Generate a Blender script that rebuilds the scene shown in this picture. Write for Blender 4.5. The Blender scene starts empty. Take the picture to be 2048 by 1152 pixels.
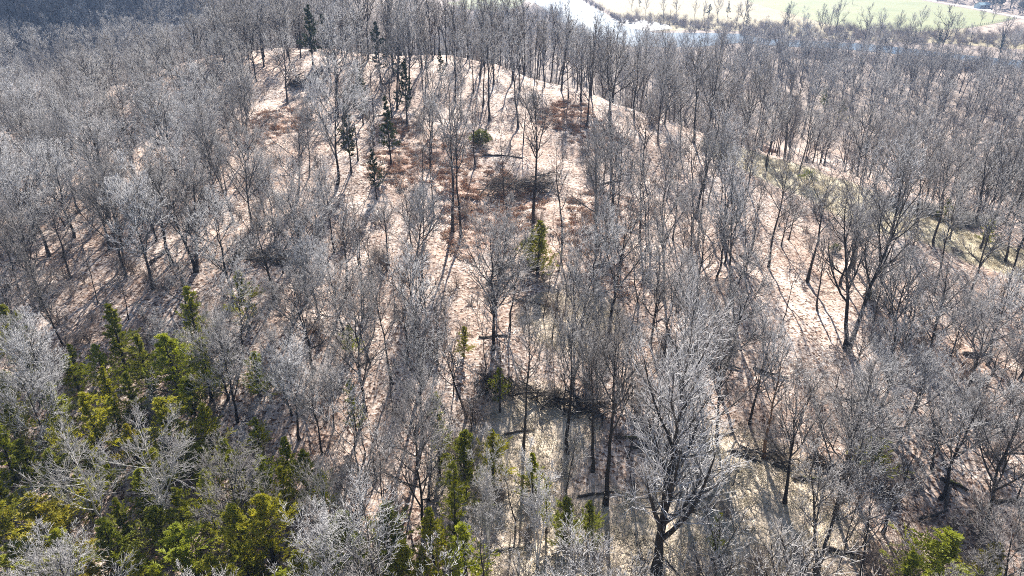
import bpy, math, random
import numpy as np
from mathutils import Vector

# ------------------------------------------------------------------ camera, sky, sun, exposure
SC = bpy.context.scene
C = SC.collection
PITCH = math.radians(26.0)
FPX = 1409.0                      # focal length in pixels of a 2048 wide frame
CAM_Z = 65.0
cam = bpy.data.cameras.new('camera')
cam.sensor_width = 36.0
cam.lens = FPX / 2048.0 * 36.0
cam.clip_start = 0.5
cam.clip_end = 9000.0
cam_o = bpy.data.objects.new('camera', cam)
C.objects.link(cam_o)
cam_o.location = (0, 0, CAM_Z)
cam_o.rotation_euler = (math.pi / 2 - PITCH, 0, 0)
SC.camera = cam_o

SUN_EL = math.radians(37.0)
SUN_AZ = math.radians(4.0)        # from straight ahead (+Y) towards the right (+X)
world = bpy.data.worlds.new('World')
SC.world = world
world.use_nodes = True
wn = world.node_tree.nodes
wl = world.node_tree.links
sky = wn.new('ShaderNodeTexSky')
sky.sky_type = 'NISHITA'
sky.sun_disc = False
sky.sun_elevation = SUN_EL
sky.sun_rotation = SUN_AZ
sky.air_density = 1.0
sky.dust_density = 0.6
sky.ozone_density = 1.2
wl.new(sky.outputs[0], wn['Background'].inputs[0])
wn['Background'].inputs[1].default_value = 0.05

sun = bpy.data.lights.new('sun', 'SUN')
sun.energy = 5.0
sun.angle = math.radians(0.5)
sun.color = (1.0, 0.955, 0.89)
sun_o = bpy.data.objects.new('sun', sun)
C.objects.link(sun_o)
_d = Vector((math.sin(SUN_AZ) * math.cos(SUN_EL), math.cos(SUN_AZ) * math.cos(SUN_EL), math.sin(SUN_EL)))
sun_o.rotation_euler = _d.to_track_quat('Z', 'Y').to_euler()
sun_o.location = (0, 0, 200)

SC.view_settings.view_transform = 'Standard'
SC.view_settings.look = 'None'
SC.view_settings.gamma = 1.0
SC.view_settings.use_curve_mapping = False
SC.view_settings.exposure = 1.6
SC.cycles.max_bounces = 5
SC.cycles.diffuse_bounces = 1
SC.cycles.glossy_bounces = 2
SC.cycles.transmission_bounces = 2
SC.cycles.volume_bounces = 0
SC.cycles.use_denoising = False
SC.cycles.pixel_filter_type = 'BLACKMAN_HARRIS'
SC.cycles.filter_width = 1.0

random.seed(7)
RNG = np.random.default_rng(11)

# ------------------------------------------------------------------ helpers: rays and pixels (the photograph is 2048 x 1152)
SP, CP = math.sin(PITCH), math.cos(PITCH)
def ray(px, py):
    a = (px - 1024.0) / FPX
    b = (576.0 - py) / FPX
    return np.array([a, CP + b * SP, -SP + b * CP])
def at_depth(px, py, h):
    """the point h metres below the camera on the line of sight through a pixel"""
    d = ray(px, py)
    t = h / -d[2]
    return np.array([d[0] * t, d[1] * t, CAM_Z - h])
def project(x, y, z):
    z = z - CAM_Z
    f = y * CP - z * SP
    u = y * SP + z * CP
    f = np.where(np.abs(f) < 1e-3, 1e-3, f)
    return 1024 + FPX * x / f, 576 - FPX * u / f, f

# ------------------------------------------------------------------ materials
def new_mat(name):
    m = bpy.data.materials.new(name)
    m.use_nodes = True
    nt = m.node_tree
    return m, nt, nt.nodes['Principled BSDF']
def node(nt, kind, **kw):
    n = nt.nodes.new(kind)
    for k, v in kw.items():
        if hasattr(n, k):
            setattr(n, k, v)
        else:
            n.inputs[k].default_value = v
    return n
def ramp(nt, fac, stops):
    r = nt.nodes.new('ShaderNodeValToRGB')
    e = r.color_ramp.elements
    while len(e) > 1:
        e.remove(e[-1])
    e[0].position = stops[0][0]
    e[0].color = (*stops[0][1], 1)
    for p, c in stops[1:]:
        q = e.new(p)
        q.color = (*c, 1)
    nt.links.new(fac, r.inputs[0])
    return r.outputs[0]
def mix(nt, fac, a, b, mode='MIX'):
    n = nt.nodes.new('ShaderNodeMix')
    n.data_type = 'RGBA'
    n.blend_type = mode
    if isinstance(fac, (int, float)):
        n.inputs[0].default_value = fac
    else:
        nt.links.new(fac, n.inputs[0])
    for i, v in ((6, a), (7, b)):
        if isinstance(v, tuple):
            n.inputs[i].default_value = (*v, 1)
        else:
            nt.links.new(v, n.inputs[i])
    return n.outputs[2]
def noise(nt, scale, detail=4.0, rough=0.6, vec=None):
    n = node(nt, 'ShaderNodeTexNoise')
    n.inputs['Scale'].default_value = scale
    n.inputs['Detail'].default_value = detail
    n.inputs['Roughness'].default_value = rough
    if vec is not None:
        nt.links.new(vec, n.inputs['Vector'])
    return n.outputs['Fac']

def wood_mat(name, stops, stops2, rough=0.9, scale=3.0):
    """bark: per-tree tone from the object's random number, mottled by noise"""
    m, nt, b = new_mat(name)
    oi = node(nt, 'ShaderNodeObjectInfo')
    tc = node(nt, 'ShaderNodeTexCoord')
    c1 = ramp(nt, oi.outputs['Random'], stops)
    c2 = ramp(nt, oi.outputs['Random'], stops2)
    f = noise(nt, scale, 4, 0.65, tc.outputs['Object'])
    mr = node(nt, 'ShaderNodeMapRange')
    mr.inputs[1].default_value = 0.35
    mr.inputs[2].default_value = 0.65
    nt.links.new(f, mr.inputs[0])
    nt.links.new(mix(nt, mr.outputs[0], c1, c2), b.inputs['Base Color'])
    b.inputs['Roughness'].default_value = rough
    b.inputs['Specular IOR Level'].default_value = 0.25
    return m
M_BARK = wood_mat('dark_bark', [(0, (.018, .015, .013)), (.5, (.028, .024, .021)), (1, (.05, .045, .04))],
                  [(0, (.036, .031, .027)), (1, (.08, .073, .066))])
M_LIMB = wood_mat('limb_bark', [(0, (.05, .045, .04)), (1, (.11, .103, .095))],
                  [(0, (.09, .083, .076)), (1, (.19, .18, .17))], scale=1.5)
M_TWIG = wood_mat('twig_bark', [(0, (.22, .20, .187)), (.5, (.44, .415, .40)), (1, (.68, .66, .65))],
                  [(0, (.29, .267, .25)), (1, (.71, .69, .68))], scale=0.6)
M_BROWN = wood_mat('reddish_brown_bark', [(0, (.13, .07, .04)), (1, (.17, .10, .06))], [(0, (.20, .12, .07)), (1, (.26, .16, .10))])
M_PALE = wood_mat('pale_bark', [(0, (.34, .33, .30)), (1, (.46, .44, .41))],
                  [(0, (.30, .28, .25)), (1, (.60, .58, .55))], scale=1.2)
M_FARTWIG = wood_mat('far_twig_bark', [(0, (.30, .27, .245)), (.5, (.47, .44, .41)), (1, (.66, .63, .60))],
                     [(0, (.38, .35, .325)), (1, (.62, .59, .56))], scale=0.5)
M_BRUSH = wood_mat('brush_twig', [(0, (.15, .115, .095)), (.5, (.22, .175, .15)), (1, (.32, .28, .25))],
                   [(0, (.2, .16, .135)), (1, (.36, .31, .28))], scale=0.8)
M_DEADWOOD = wood_mat('dead_wood', [(0, (.07, .058, .05)), (1, (.13, .11, .10))],
                      [(0, (.035, .03, .026)), (1, (.09, .08, .06))], scale=1.6)

def needle_mat(name, stops):
    m, nt, b = new_mat(name)
    oi = node(nt, 'ShaderNodeObjectInfo')
    tc = node(nt, 'ShaderNodeTexCoord')
    base = ramp(nt, oi.outputs['Random'], stops) if stops else oi.outputs['Color']
    f = noise(nt, 1.3, 3, 0.6, tc.outputs['Object'])
    col = mix(nt, ramp(nt, f, [(.35, (0, 0, 0)), (.7, (1, 1, 1))]), mix(nt, 1.0, base, (.62, .66, .6), 'MULTIPLY'), base)
    out = nt.nodes['Material Output']
    nt.links.new(col, b.inputs['Base Color'])
    b.inputs['Roughness'].default_value = 0.65
    b.inputs['Specular IOR Level'].default_value = 0.3
    tr = node(nt, 'ShaderNodeBsdfTranslucent')
    nt.links.new(mix(nt, 1.0, col, (1.6, 1.5, .7), 'MULTIPLY'), tr.inputs['Color'])
    ms = node(nt, 'ShaderNodeMixShader')
    ms.inputs[0].default_value = 0.55
    nt.links.new(b.outputs[0], ms.inputs[1])
    nt.links.new(tr.outputs[0], ms.inputs[2])
    nt.links.new(ms.outputs[0], out.inputs['Surface'])
    return m
M_CEDAR = needle_mat('cedar_sprays', None)
M_PINE = needle_mat('pine_needles', [(0, (.075, .12, .05)), (1, (.13, .165, .065))])
M_VINE = needle_mat('vine_leaves', [(0, (.10, .12, .045)), (1, (.16, .17, .07))])

# ------------------------------------------------------------------ terrain
def terrain_controls():
    rows = []
    def px(x, y, h): rows.append(at_depth(x, y, h))
    for x, h in ((-300, 52), (0, 53), (500, 53), (1024, 52.5), (1500, 53), (2048, 55.5), (2350, 57)): px(x, 1152, h)
    for x, h in ((-250, 50), (0, 50.5), (500, 50), (1024, 50), (1500, 51), (2048, 54.5), (2300, 57)): px(x, 900, h)
    for x, h in ((-250, 47), (0, 47.5), (500, 47), (1024, 47.5), (1500, 49), (2048, 53.5), (2300, 57)): px(x, 700, h)
    for x, h in ((0, 45), (500, 44.5), (1024, 46), (1500, 48), (2048, 53)): px(x, 576, h)
    for x, h in ((-200, 44), (0, 43), (400, 41.5), (800, 42.5), (1100, 43.5), (1500, 46.5), (1800, 50)): px(x, 450, h)
    for x, h in ((0, 41.5), (300, 38), (600, 36.7), (900, 38.5), (1150, 39.5)): px(x, 300, h)
    for x, y, h in ((250, 250, 37), (600, 200, 33.5), (900, 205, 34.8), (1080, 230, 36.5)): px(x, y, h)
    crest = [(-150, 330, 45), (0, 258, 40.5), (250, 165, 33.5), (480, 108, 29.5), (700, 105, 29), (895, 118, 30), (992, 138, 31), (1080, 163, 32.5), (1166, 190, 34),
             (1218, 207, 35), (1300, 245, 38), (1500, 303, 42.5), (1650, 340, 45.5), (1850, 405, 50), (2048, 470, 53.5), (2200, 520, 56)]
    for x, y, h in crest:
        p = at_depth(x, y, h)
        rows.append(p)
        for dy, dz in ((22, 4.5), (50, 15), (95, 36)):
            q = p + np.array([0.10 * dy, dy, -dz])
            low = 18.0 if q[0] < -60 else -7.0
            q[2] = max(q[2], low)
            rows.append(q)
    rows += [np.array(p, float) for p in (
        (-150, -40, 12), (0, -40, 11), (150, -40, 8), (-150, 20, 13), (150, 20, 8),
        (-450, 60, 22), (-300, 120, 20), (-450, 200, 20), (-260, 235, 19),
        (-450, 300, 22), (-300, 310, 20), (-190, 320, 14), (-450, 345, 36), (-300, 355, 32), (-200, 375, 25), (-450, 416, 126), (-300, 421, 114), (-190, 433, 82),
        (-115, 440, 18), (-70, 420, -7), (-450, 560, 215), (-250, 580, 165), (-130, 620, 60), (-40, 620, -7), (-800, 400, 130), (-800, 800, 180), (-400, 900, 140), (-150, 900, 30), (-60, 900, -7),
        (0, 480, -7), (0, 700, -7), (0, 1000, -7), (200, 330, -7), (200, 480, -7), (200, 700, -7), (200, 1000, -7), (350, 330, -7), (330, 230, -6), (250, 180, -3), (350, 480, -7), (400, 640, -7),
        (240, 60, 2), (340, 120, -5), (450, 60, -7), (450, 200, -7), (480, 400, -7), (620, 420, -7), (700, 300, -6),
        (500, 1100, -7), (900, 450, 10), (0, 1500, -7), (500, 1500, -7), (-600, 1500, 120), (1000, 1500, 150))]
    for x, y in ((2200, 75), (2120, 46), (2034, 31), (1960, 15), (1860, -4), (1740, -28), (1650, -48)):
        q = at_depth(x, y, CAM_Z)
        rows += [q + np.array([-40, 0, -7.0]), q + np.array([14, 4, -3.0]), q + np.array([48, 22, 46]), q + np.array([120, 55, 118])]
    return np.array(rows)
CTRL = terrain_controls()
def tps_fit(P):
    X = P[:, :2] / 100.0
    n = len(X)
    r2 = ((X[:, None] - X[None]) ** 2).sum(-1)
    K = np.where(r2 > 0, 0.5 * r2 * np.log(np.maximum(r2, 1e-12)), 0.0) + np.eye(n) * 2e-3
    A = np.zeros((n + 3, n + 3))
    A[:n, :n] = K
    A[:n, n] = 1
    A[:n, n + 1:] = X
    A[n, :n] = 1
    A[n + 1:, :n] = X.T
    b = np.zeros(n + 3)
    b[:n] = P[:, 2]
    return X, np.linalg.solve(A, b)
TX, TW = tps_fit(CTRL)
def tps_eval(x, y):
    shp = x.shape
    x = x.ravel() / 100.0
    y = y.ravel() / 100.0
    out = np.empty(len(x))
    for i in range(0, len(x), 20000):
        a, b = x[i:i + 20000], y[i:i + 20000]
        r2 = (a[:, None] - TX[None, :, 0]) ** 2 + (b[:, None] - TX[None, :, 1]) ** 2
        out[i:i + 20000] = (0.5 * r2 * np.log(np.maximum(r2, 1e-12))) @ TW[:-3] + TW[-3] + TW[-2] * a + TW[-1] * b
    return out.reshape(shp)
def axis(lo, hi, fine_lo, fine_hi, step, grow=1.06):
    mid = list(np.arange(fine_lo, fine_hi + step / 2, step))
    s, v, up = step, mid[-1], []
    while v < hi:
        s *= grow
        v += s
        up.append(v)
    s, v, dn = step, mid[0], []
    while v > lo:
        s *= grow
        v -= s
        dn.append(v)
    return np.array(dn[::-1] + mid + up)
GX = axis(-4000, 4000, -170, 170, 1.25)
GY = axis(-400, 6000, 28, 250, 1.1)
XX, YY = np.meshgrid(GX, GY)
xc, yc = np.clip(XX, -900, 1000), np.clip(YY, -60, 1500)
ZZ = np.maximum(tps_eval(xc, yc), 0.0)
def relief(x, y):
    r = np.zeros_like(x)
    g = np.random.default_rng(5)
    for k in range(26):
        L = 60.0 * 0.86 ** k
        a = g.uniform(0, 2 * math.pi)
        r += 0.011 * L ** 0.85 * np.sin((x * math.cos(a) + y * math.sin(a)) * 2 * math.pi / L + g.uniform(0, 6.3) + 1.3 * np.sin((x * math.sin(a) - y * math.cos(a)) * 2.2 / L))
    return r
SLOPE = np.clip(ZZ / 4.0, 0, 1)
ZZ = ZZ + relief(XX, YY) * SLOPE * np.where(YY > 300, 1.5, 1.0)
ZZ = np.where(SLOPE > 0, np.maximum(ZZ, 0.0), ZZ)
def ground_z(x, y):
    x = np.asarray(x, float)
    y = np.asarray(y, float)
    i = np.clip(np.searchsorted(GX, x) - 1, 0, len(GX) - 2)
    j = np.clip(np.searchsorted(GY, y) - 1, 0, len(GY) - 2)
    u = np.clip((x - GX[i]) / (GX[i + 1] - GX[i]), 0, 1)
    v = np.clip((y - GY[j]) / (GY[j + 1] - GY[j]), 0, 1)
    return (ZZ[j, i] * (1 - u) + ZZ[j, i + 1] * u) * (1 - v) + (ZZ[j + 1, i] * (1 - u) + ZZ[j + 1, i + 1] * u) * v
_T = np.concatenate([np.arange(25, 320, 0.4), np.arange(320, 1500, 2.0)])
def hit(px, py, H=0.0):
    """where the line of sight through a pixel meets the ground raised by H; returns the point on the ground below"""
    d = ray(px, py)
    x, y, z = d[0] * _T, d[1] * _T, CAM_Z + d[2] * _T
    below = z < ground_z(x, y) + H
    k = int(np.argmax(below)) if below.any() else len(_T) - 1
    return np.array([x[k], y[k], float(ground_z(x[k], y[k]))])
def visible(x, y, z):
    """share of points on the terrain's far side that the terrain itself hides: True where the sight line is free"""
    s = np.linspace(0.05, 0.98, 60)
    x, y, z = (np.asarray(v, float) for v in (x, y, z))
    px = x[:, None] * s
    py = y[:, None] * s
    pz = CAM_Z + (z - CAM_Z)[:, None] * s
    return (pz > ground_z(px, py)).all(axis=1)

def soft(d, r, w):
    return np.clip((r + w - d) / (2 * w), 0, 1)
def seg_dist(x, y, pts):
    best = np.full(x.shape, 1e9)
    for a, b in zip(pts[:-1], pts[1:]):
        ab = b - a
        t = np.clip(((x - a[0]) * ab[0] + (y - a[1]) * ab[1]) / max((ab ** 2).sum(), 1e-9), 0, 1)
        best = np.minimum(best, np.hypot(x - a[0] - t * ab[0], y - a[1] - t * ab[1]))
    return best
def ground_attr():
    """what covers the ground where: old grass on the terrace, rusty fern patches, pale short grass, darker forest floor"""
    grass = np.zeros_like(XX)
    path = [hit(*p)[:2] for p in ((1480, 318), (1560, 345), (1640, 375), (1720, 410), (1800, 440), (1900, 470), (2040, 530), (2200, 600))]
    grass = np.maximum(grass, soft(seg_dist(XX, YY, path), 8.5, 3))
    rust = np.zeros_like(XX)
    for p, r in (((830, 330), 9), ((900, 300), 7), ((960, 380), 8), ((790, 260), 6), ((1030, 400), 6), ((980, 440), 8), ((1210, 420), 7), ((1200, 280), 6), ((960, 480), 6), ((1130, 230), 7), ((560, 240), 7), ((520, 270), 6), ((1180, 460), 6), ((1530, 300), 4), ((1220, 560), 4)):
        c = hit(*p)
        rust = np.maximum(rust, np.clip(1.25 - np.hypot(XX - c[0], (YY - c[1]) * 0.8) / r, 0, 1))
    cream = np.zeros_like(XX)
    for p, r in (((1500, 1000), 13), ((1380, 1100), 10), ((1080, 860), 8), ((1180, 1150), 12), ((1590, 960), 5), ((1000, 960), 9), ((1150, 640), 9)):
        c = hit(*p)
        cream = np.maximum(cream, np.clip(1.3 - np.hypot(XX - c[0], YY - c[1]) / r, 0, 1))
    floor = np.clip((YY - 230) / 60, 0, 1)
    return grass, rust, cream, floor
GRASS, RUST, CREAM, FLOOR = ground_attr()

def grid_mesh(name, attrs):
    ny, nx = XX.shape
    me = bpy.data.meshes.new(name)
    co = np.stack([XX, YY, ZZ], -1).reshape(-1, 3).astype(np.float32)
    idx = np.arange(ny * nx).reshape(ny, nx)
    f = np.stack([idx[:-1, :-1], idx[:-1, 1:], idx[1:, 1:], idx[1:, :-1]], -1).reshape(-1)
    nf = len(f) // 4
    me.vertices.add(len(co))
    me.vertices.foreach_set('co', co.ravel())
    me.loops.add(len(f))
    me.loops.foreach_set('vertex_index', f.astype(np.int32))
    me.polygons.add(nf)
    me.polygons.foreach_set('loop_start', np.arange(0, nf * 4, 4, dtype=np.int32))
    me.polygons.foreach_set('use_smooth', np.ones(nf, dtype=bool))
    me.update(calc_edges=True)
    for k, v in attrs.items():
        a = me.attributes.new(k, 'FLOAT', 'POINT')
        a.data.foreach_set('value', v.ravel().astype(np.float32))
    return me

def ground_material():
    m, nt, b = new_mat('leaf_covered_ground')
    tc = node(nt, 'ShaderNodeTexCoord')
    P = tc.outputs['Object']
    def attr(n):
        a = node(nt, 'ShaderNodeAttribute')
        a.attribute_name = n
        return a.outputs['Fac']
    v = node(nt, 'ShaderNodeTexVoronoi')
    v.inputs['Scale'].default_value = 3.4
    nt.links.new(P, v.inputs['Vector'])
    sep = node(nt, 'ShaderNodeSeparateColor')
    nt.links.new(v.outputs['Color'], sep.inputs[0])
    leaf = ramp(nt, sep.outputs[0], [(0, (.07, .038, .025)), (.12, (.19, .115, .08)), (.25, (.42, .315, .25)), (.6, (.58, .475, .40)), (1, (.75, .66, .59))])
    big = noise(nt, .085, 5, .62, P)
    mid = noise(nt, .55, 4, .65, P)
    litter = mix(nt, ramp(nt, big, [(.34, (0, 0, 0)), (.62, (1, 1, 1))]), leaf, mix(nt, 1.0, leaf, (.74, .655, .60), 'MULTIPLY'))
    litter = mix(nt, ramp(nt, mid, [(.5, (0, 0, 0)), (.72, (.75, .75, .75))]), litter, mix(nt, 1.0, leaf, (.62, .47, .40), 'MULTIPLY'))
    def masked(a, lo=.35, hi=.65, amp=.5):
        s = node(nt, 'ShaderNodeMath', operation='MULTIPLY_ADD')
        nt.links.new(mid, s.inputs[0])
        s.inputs[1].default_value = amp
        nt.links.new(a, s.inputs[2])
        q = node(nt, 'ShaderNodeMath', operation='SUBTRACT')
        nt.links.new(s.outputs[0], q.inputs[0])
        q.inputs[1].default_value = amp * .5
        r = node(nt, 'ShaderNodeMapRange')
        r.inputs[1].default_value = lo
        r.inputs[2].default_value = hi
        nt.links.new(q.outputs[0], r.inputs[0])
        return r.outputs[0]
    fine = noise(nt, 3.2, 4, .8, P)
    rust = ramp(nt, fine, [(.3, (.085, .04, .026)), (.48, (.25, .125, .078)), (.62, (.46, .30, .21)), (.75, (.58, .46, .38))])
    cream = ramp(nt, fine, [(.28, (.26, .18, .12)), (.42, (.52, .42, .31)), (.6, (.63, .53, .41)), (.75, (.70, .61, .49))])
    grass = ramp(nt, fine, [(.28, (.36, .30, .18)), (.5, (.58, .50, .34)), (.75, (.68, .61, .46))])
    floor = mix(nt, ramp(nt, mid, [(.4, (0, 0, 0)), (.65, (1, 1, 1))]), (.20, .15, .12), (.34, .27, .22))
    patchy = node(nt, 'ShaderNodeMath', operation='MULTIPLY')
    nt.links.new(masked(attr('rust'), .5, .95, 1.2), patchy.inputs[0])
    nt.links.new(ramp(nt, noise(nt, .9, 3, .7, P), [(.42, (.1, .1, .1)), (.58, (1, 1, 1))]), patchy.inputs[1])
    col = mix(nt, patchy.outputs[0], litter, rust)
    col = mix(nt, masked(attr('cream'), .3, .8, .6), col, cream)
    col = mix(nt, masked(attr('grass'), .35, .65, .5), col, grass)
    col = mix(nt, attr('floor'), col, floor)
    nt.links.new(col, b.inputs['Base Color'])
    b.inputs['Roughness'].default_value = .85
    b.inputs['Specular IOR Level'].default_value = .2
    bu = node(nt, 'ShaderNodeBump')
    bu.inputs['Strength'].default_value = .38
    bu.inputs['Distance'].default_value = .16
    h = node(nt, 'ShaderNodeMath', operation='ADD')
    nt.links.new(v.outputs['Distance'], h.inputs[0])
    nt.links.new(fine, h.inputs[1])
    nt.links.new(h.outputs[0], bu.inputs['Height'])
    nt.links.new(bu.outputs[0], b.inputs['Normal'])
    return m
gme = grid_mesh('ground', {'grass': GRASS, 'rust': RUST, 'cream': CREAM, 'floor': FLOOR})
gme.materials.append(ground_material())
ground = bpy.data.objects.new('ground', gme)
ground['kind'] = 'structure'
C.objects.link(ground)

# ------------------------------------------------------------------ valley: river, fields, track, gravel bar
def flat_poly(name, pts, z, m):
    me = bpy.data.meshes.new(name)
    me.from_pydata([(p[0], p[1], z) for p in pts], [], [list(range(len(pts)))])
    me.update()
    if me.polygons[0].normal.z < 0:
        me.flip_normals()
    me.materials.append(m)
    o = bpy.data.objects.new(name, me)
    o['kind'] = 'structure'
    C.objects.link(o)
    return o
def vp(x, y):
    return at_depth(x, y, CAM_Z)[:2]
def crop_mat(name, stops, streak=(.03, .5)):
    m, nt, b = new_mat(name)
    tc = node(nt, 'ShaderNodeTexCoord')
    mp = node(nt, 'ShaderNodeMapping')
    mp.inputs['Rotation'].default_value = (0, 0, .35)
    mp.inputs['Scale'].default_value = (streak[0], streak[1], 1)
    nt.links.new(tc.outputs['Object'], mp.inputs[0])
    f = noise(nt, 1.0, 4, .6, mp.outputs[0])
    g = noise(nt, .02, 5, .6, tc.outputs['Object'])
    a = node(nt, 'ShaderNodeMath', operation='ADD')
    nt.links.new(f, a.inputs[0])
    nt.links.new(g, a.inputs[1])
    h = node(nt, 'ShaderNodeMath', operation='MULTIPLY')
    nt.links.new(a.outputs[0], h.inputs[0])
    h.inputs[1].default_value = .5
    nt.links.new(ramp(nt, h.outputs[0], stops), b.inputs['Base Color'])
    b.inputs['Roughness'].default_value = .9
    return m
M_GREEN = crop_mat('winter_pasture', [(.36, (.13, .155, .05)), (.46, (.18, .20, .07)), (.54, (.20, .205, .08)), (.64, (.25, .24, .115))])
M_TAN = crop_mat('dry_grass', [(.36, (.22, .175, .08)), (.5, (.28, .225, .115)), (.64, (.34, .285, .17))], (.1, .3))
M_SOIL = crop_mat('bare_soil', [(.36, (.26, .19, .14)), (.5, (.31, .235, .175)), (.64, (.37, .29, .23))], (.2, .2))
M_GRAVEL = crop_mat('pale_gravel', [(.36, (.45, .43, .40)), (.5, (.62, .60, .57)), (.64, (.74, .72, .69))], (.5, .5))
flat_poly('dry_grass_margin', [vp(*p) for p in ((1150, -45), (1170, -8), (1215, 20), (1250, 45), (1310, 62), (1400, 60), (1480, 62), (1560, 70), (1700, 80), (1800, 84), (1900, 88), (2060, 100), (2060, 50), (1900, 50), (1640, 20), (1500, -45))], .06, M_TAN)
flat_poly('pasture', [vp(*p) for p in ((1435, -45), (1500, 4), (1580, 27), (1660, 50), (1740, 62), (1830, 64), (1935, 56), (1990, 47), (2034, 37), (1960, 22), (1860, 4), (1740, -20), (1650, -45))], .12, M_GREEN)
flat_poly('far_pasture', [vp(*p) for p in ((860, -40), (900, 16), (1005, 24), (1040, 12), (1060, -10), (1075, -40))], .12, M_GREEN)
flat_poly('bare_field', [vp(*p) for p in ((1930, 57.5), (1990, 49), (2035, 38.5), (2120, 52), (2140, 70), (2000, 68), (1935, 66))], .12, M_SOIL)
flat_poly('track', [vp(*p) for p in ((1650, -47), (1740, -22), (1860, 2), (1960, 20), (2034, 35.5), (2120, 51), (2120, 47), (2040, 30.5), (1960, 15.5), (1860, -3), (1740, -27), (1660, -50))], .18, M_GRAVEL)
flat_poly('gravel_bar', [vp(*p) for p in ((1226, 38), (1250, 37), (1300, 42), (1335, 50), (1345, 58), (1300, 63), (1262, 58), (1240, 48))], .30, M_GRAVEL)

def water_mat():
    m, nt, b = new_mat('river_water')
    tc = node(nt, 'ShaderNodeTexCoord')
    b.inputs['Base Color'].default_value = (.05, .085, .12, 1)
    b.inputs['Roughness'].default_value = .25
    b.inputs['IOR'].default_value = 1.33
    bu = node(nt, 'ShaderNodeBump')
    bu.inputs['Strength'].default_value = .8
    bu.inputs['Distance'].default_value = .3
    nt.links.new(noise(nt, .5, 3, .6, tc.outputs['Object']), bu.inputs['Height'])
    nt.links.new(bu.outputs[0], b.inputs['Normal'])
    return m
UP = ((1125, -45), (1150, -14), (1165, 2), (1210, 27), (1245, 52), (1310, 66), (1400, 66), (1480, 68), (1530, 78), (1640, 83), (1730, 88), (1800, 95), (1900, 108), (2048, 122), (2200, 140))
DN = ((2200, 165), (2048, 140), (1900, 117), (1790, 108), (1680, 98), (1560, 93), (1480, 86), (1400, 94), (1260, 94), (1180, 78), (1120, 42), (1062, 0), (1035, -20), (1000, -45))
flat_poly('river', [vp(*p) for p in UP + DN], .22, water_mat())

# ------------------------------------------------------------------ mesh makers: tubes grown level by level
def unit(a):
    return a / np.maximum(np.linalg.norm(a, axis=-1, keepdims=True), 1e-9)
class Geo:
    """collects tubes (verts, faces, material index) into one mesh"""
    def __init__(self):
        self.v, self.q, self.t, self.qm, self.tm, self.n = [], [], [], [], [], 0
    def tubes(self, P, R, k, mat=0, tip=True):
        N, n, _ = P.shape
        if N == 0:
            return
        tan = unit(P[:, -1] - P[:, 0])
        ref = np.where(np.abs(tan[:, 2:3]) < .9, np.array([[0, 0, 1.]]), np.array([[1., 0, 0]]))
        u = unit(np.cross(tan, ref))
        w = np.cross(tan, u)
        ang = np.arange(k) * 2 * math.pi / k
        rings = n - 1 if tip else n
        ring = P[:, :rings, None, :] + R[:, :rings, None, None] * (np.cos(ang)[None, None, :, None] * u[:, None, None] + np.sin(ang)[None, None, :, None] * w[:, None, None])
        per = rings * k + (1 if tip else 0)
        vs = ring.reshape(N, rings * k, 3)
        if tip:
            vs = np.concatenate([vs, P[:, -1:, :]], 1)
        base = self.n + np.arange(N)[:, None] * per
        for r in range(rings - 1):
            a = r * k + np.arange(k)
            b = r * k + (np.arange(k) + 1) % k
            f = np.stack([a, b, b + k, a + k], -1)
            self.q.append((base[:, :, None] + f[None]).reshape(-1, 4))
            self.qm.append(np.full(N * k, mat))
        if tip:
            a = (rings - 1) * k + np.arange(k)
            b = (rings - 1) * k + (np.arange(k) + 1) % k
            f = np.stack([a, b, np.full(k, rings * k)], -1)
            self.t.append((base[:, :, None] + f[None]).reshape(-1, 3))
            self.tm.append(np.full(N * k, mat))
        self.v.append(vs.reshape(-1, 3))
        self.n += N * per
    def quads(self, V, mat=0):
        """V: (N,4,3) loose quads"""
        N = len(V)
        self.q.append(self.n + np.arange(N * 4).reshape(N, 4))
        self.qm.append(np.full(N, mat))
        self.v.append(V.reshape(-1, 3))
        self.n += N * 4
    def mesh(self, name, mats, smooth=True):
        me = bpy.data.meshes.new(name)
        v = np.concatenate(self.v).astype(np.float32)
        q = np.concatenate(self.q) if self.q else np.zeros((0, 4), int)
        t = np.concatenate(self.t) if self.t else np.zeros((0, 3), int)
        loops = np.concatenate([q.ravel(), t.ravel()]).astype(np.int32)
        starts = np.concatenate([np.arange(len(q)) * 4, len(q) * 4 + np.arange(len(t)) * 3]).astype(np.int32)
        mi = np.concatenate(self.qm + self.tm).astype(np.int32)
        me.vertices.add(len(v))
        me.vertices.foreach_set('co', v.ravel())
        me.loops.add(len(loops))
        me.loops.foreach_set('vertex_index', loops)
        me.polygons.add(len(starts))
        me.polygons.foreach_set('loop_start', starts)
        me.polygons.foreach_set('material_index', mi)
        me.polygons.foreach_set('use_smooth', np.full(len(starts), smooth))
        me.update(calc_edges=True)
        for m in mats:
            me.materials.append(m)
        return me
def along(P, R, t):
    """points, tangents and radii at parameter t (N,c) of polylines P (N,n,3)"""
    n = P.shape[1]
    s = np.clip(t, 0, .9999) * (n - 1)
    i = s.astype(int)
    f = (s - i)[..., None]
    row = np.arange(len(P))[:, None]
    a, b = P[row, i], P[row, i + 1]
    ra, rb = R[row, i], R[row, i + 1]
    return a * (1 - f) + b * f, unit(b - a), ra * (1 - f[..., 0]) + rb * f[..., 0]
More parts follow.
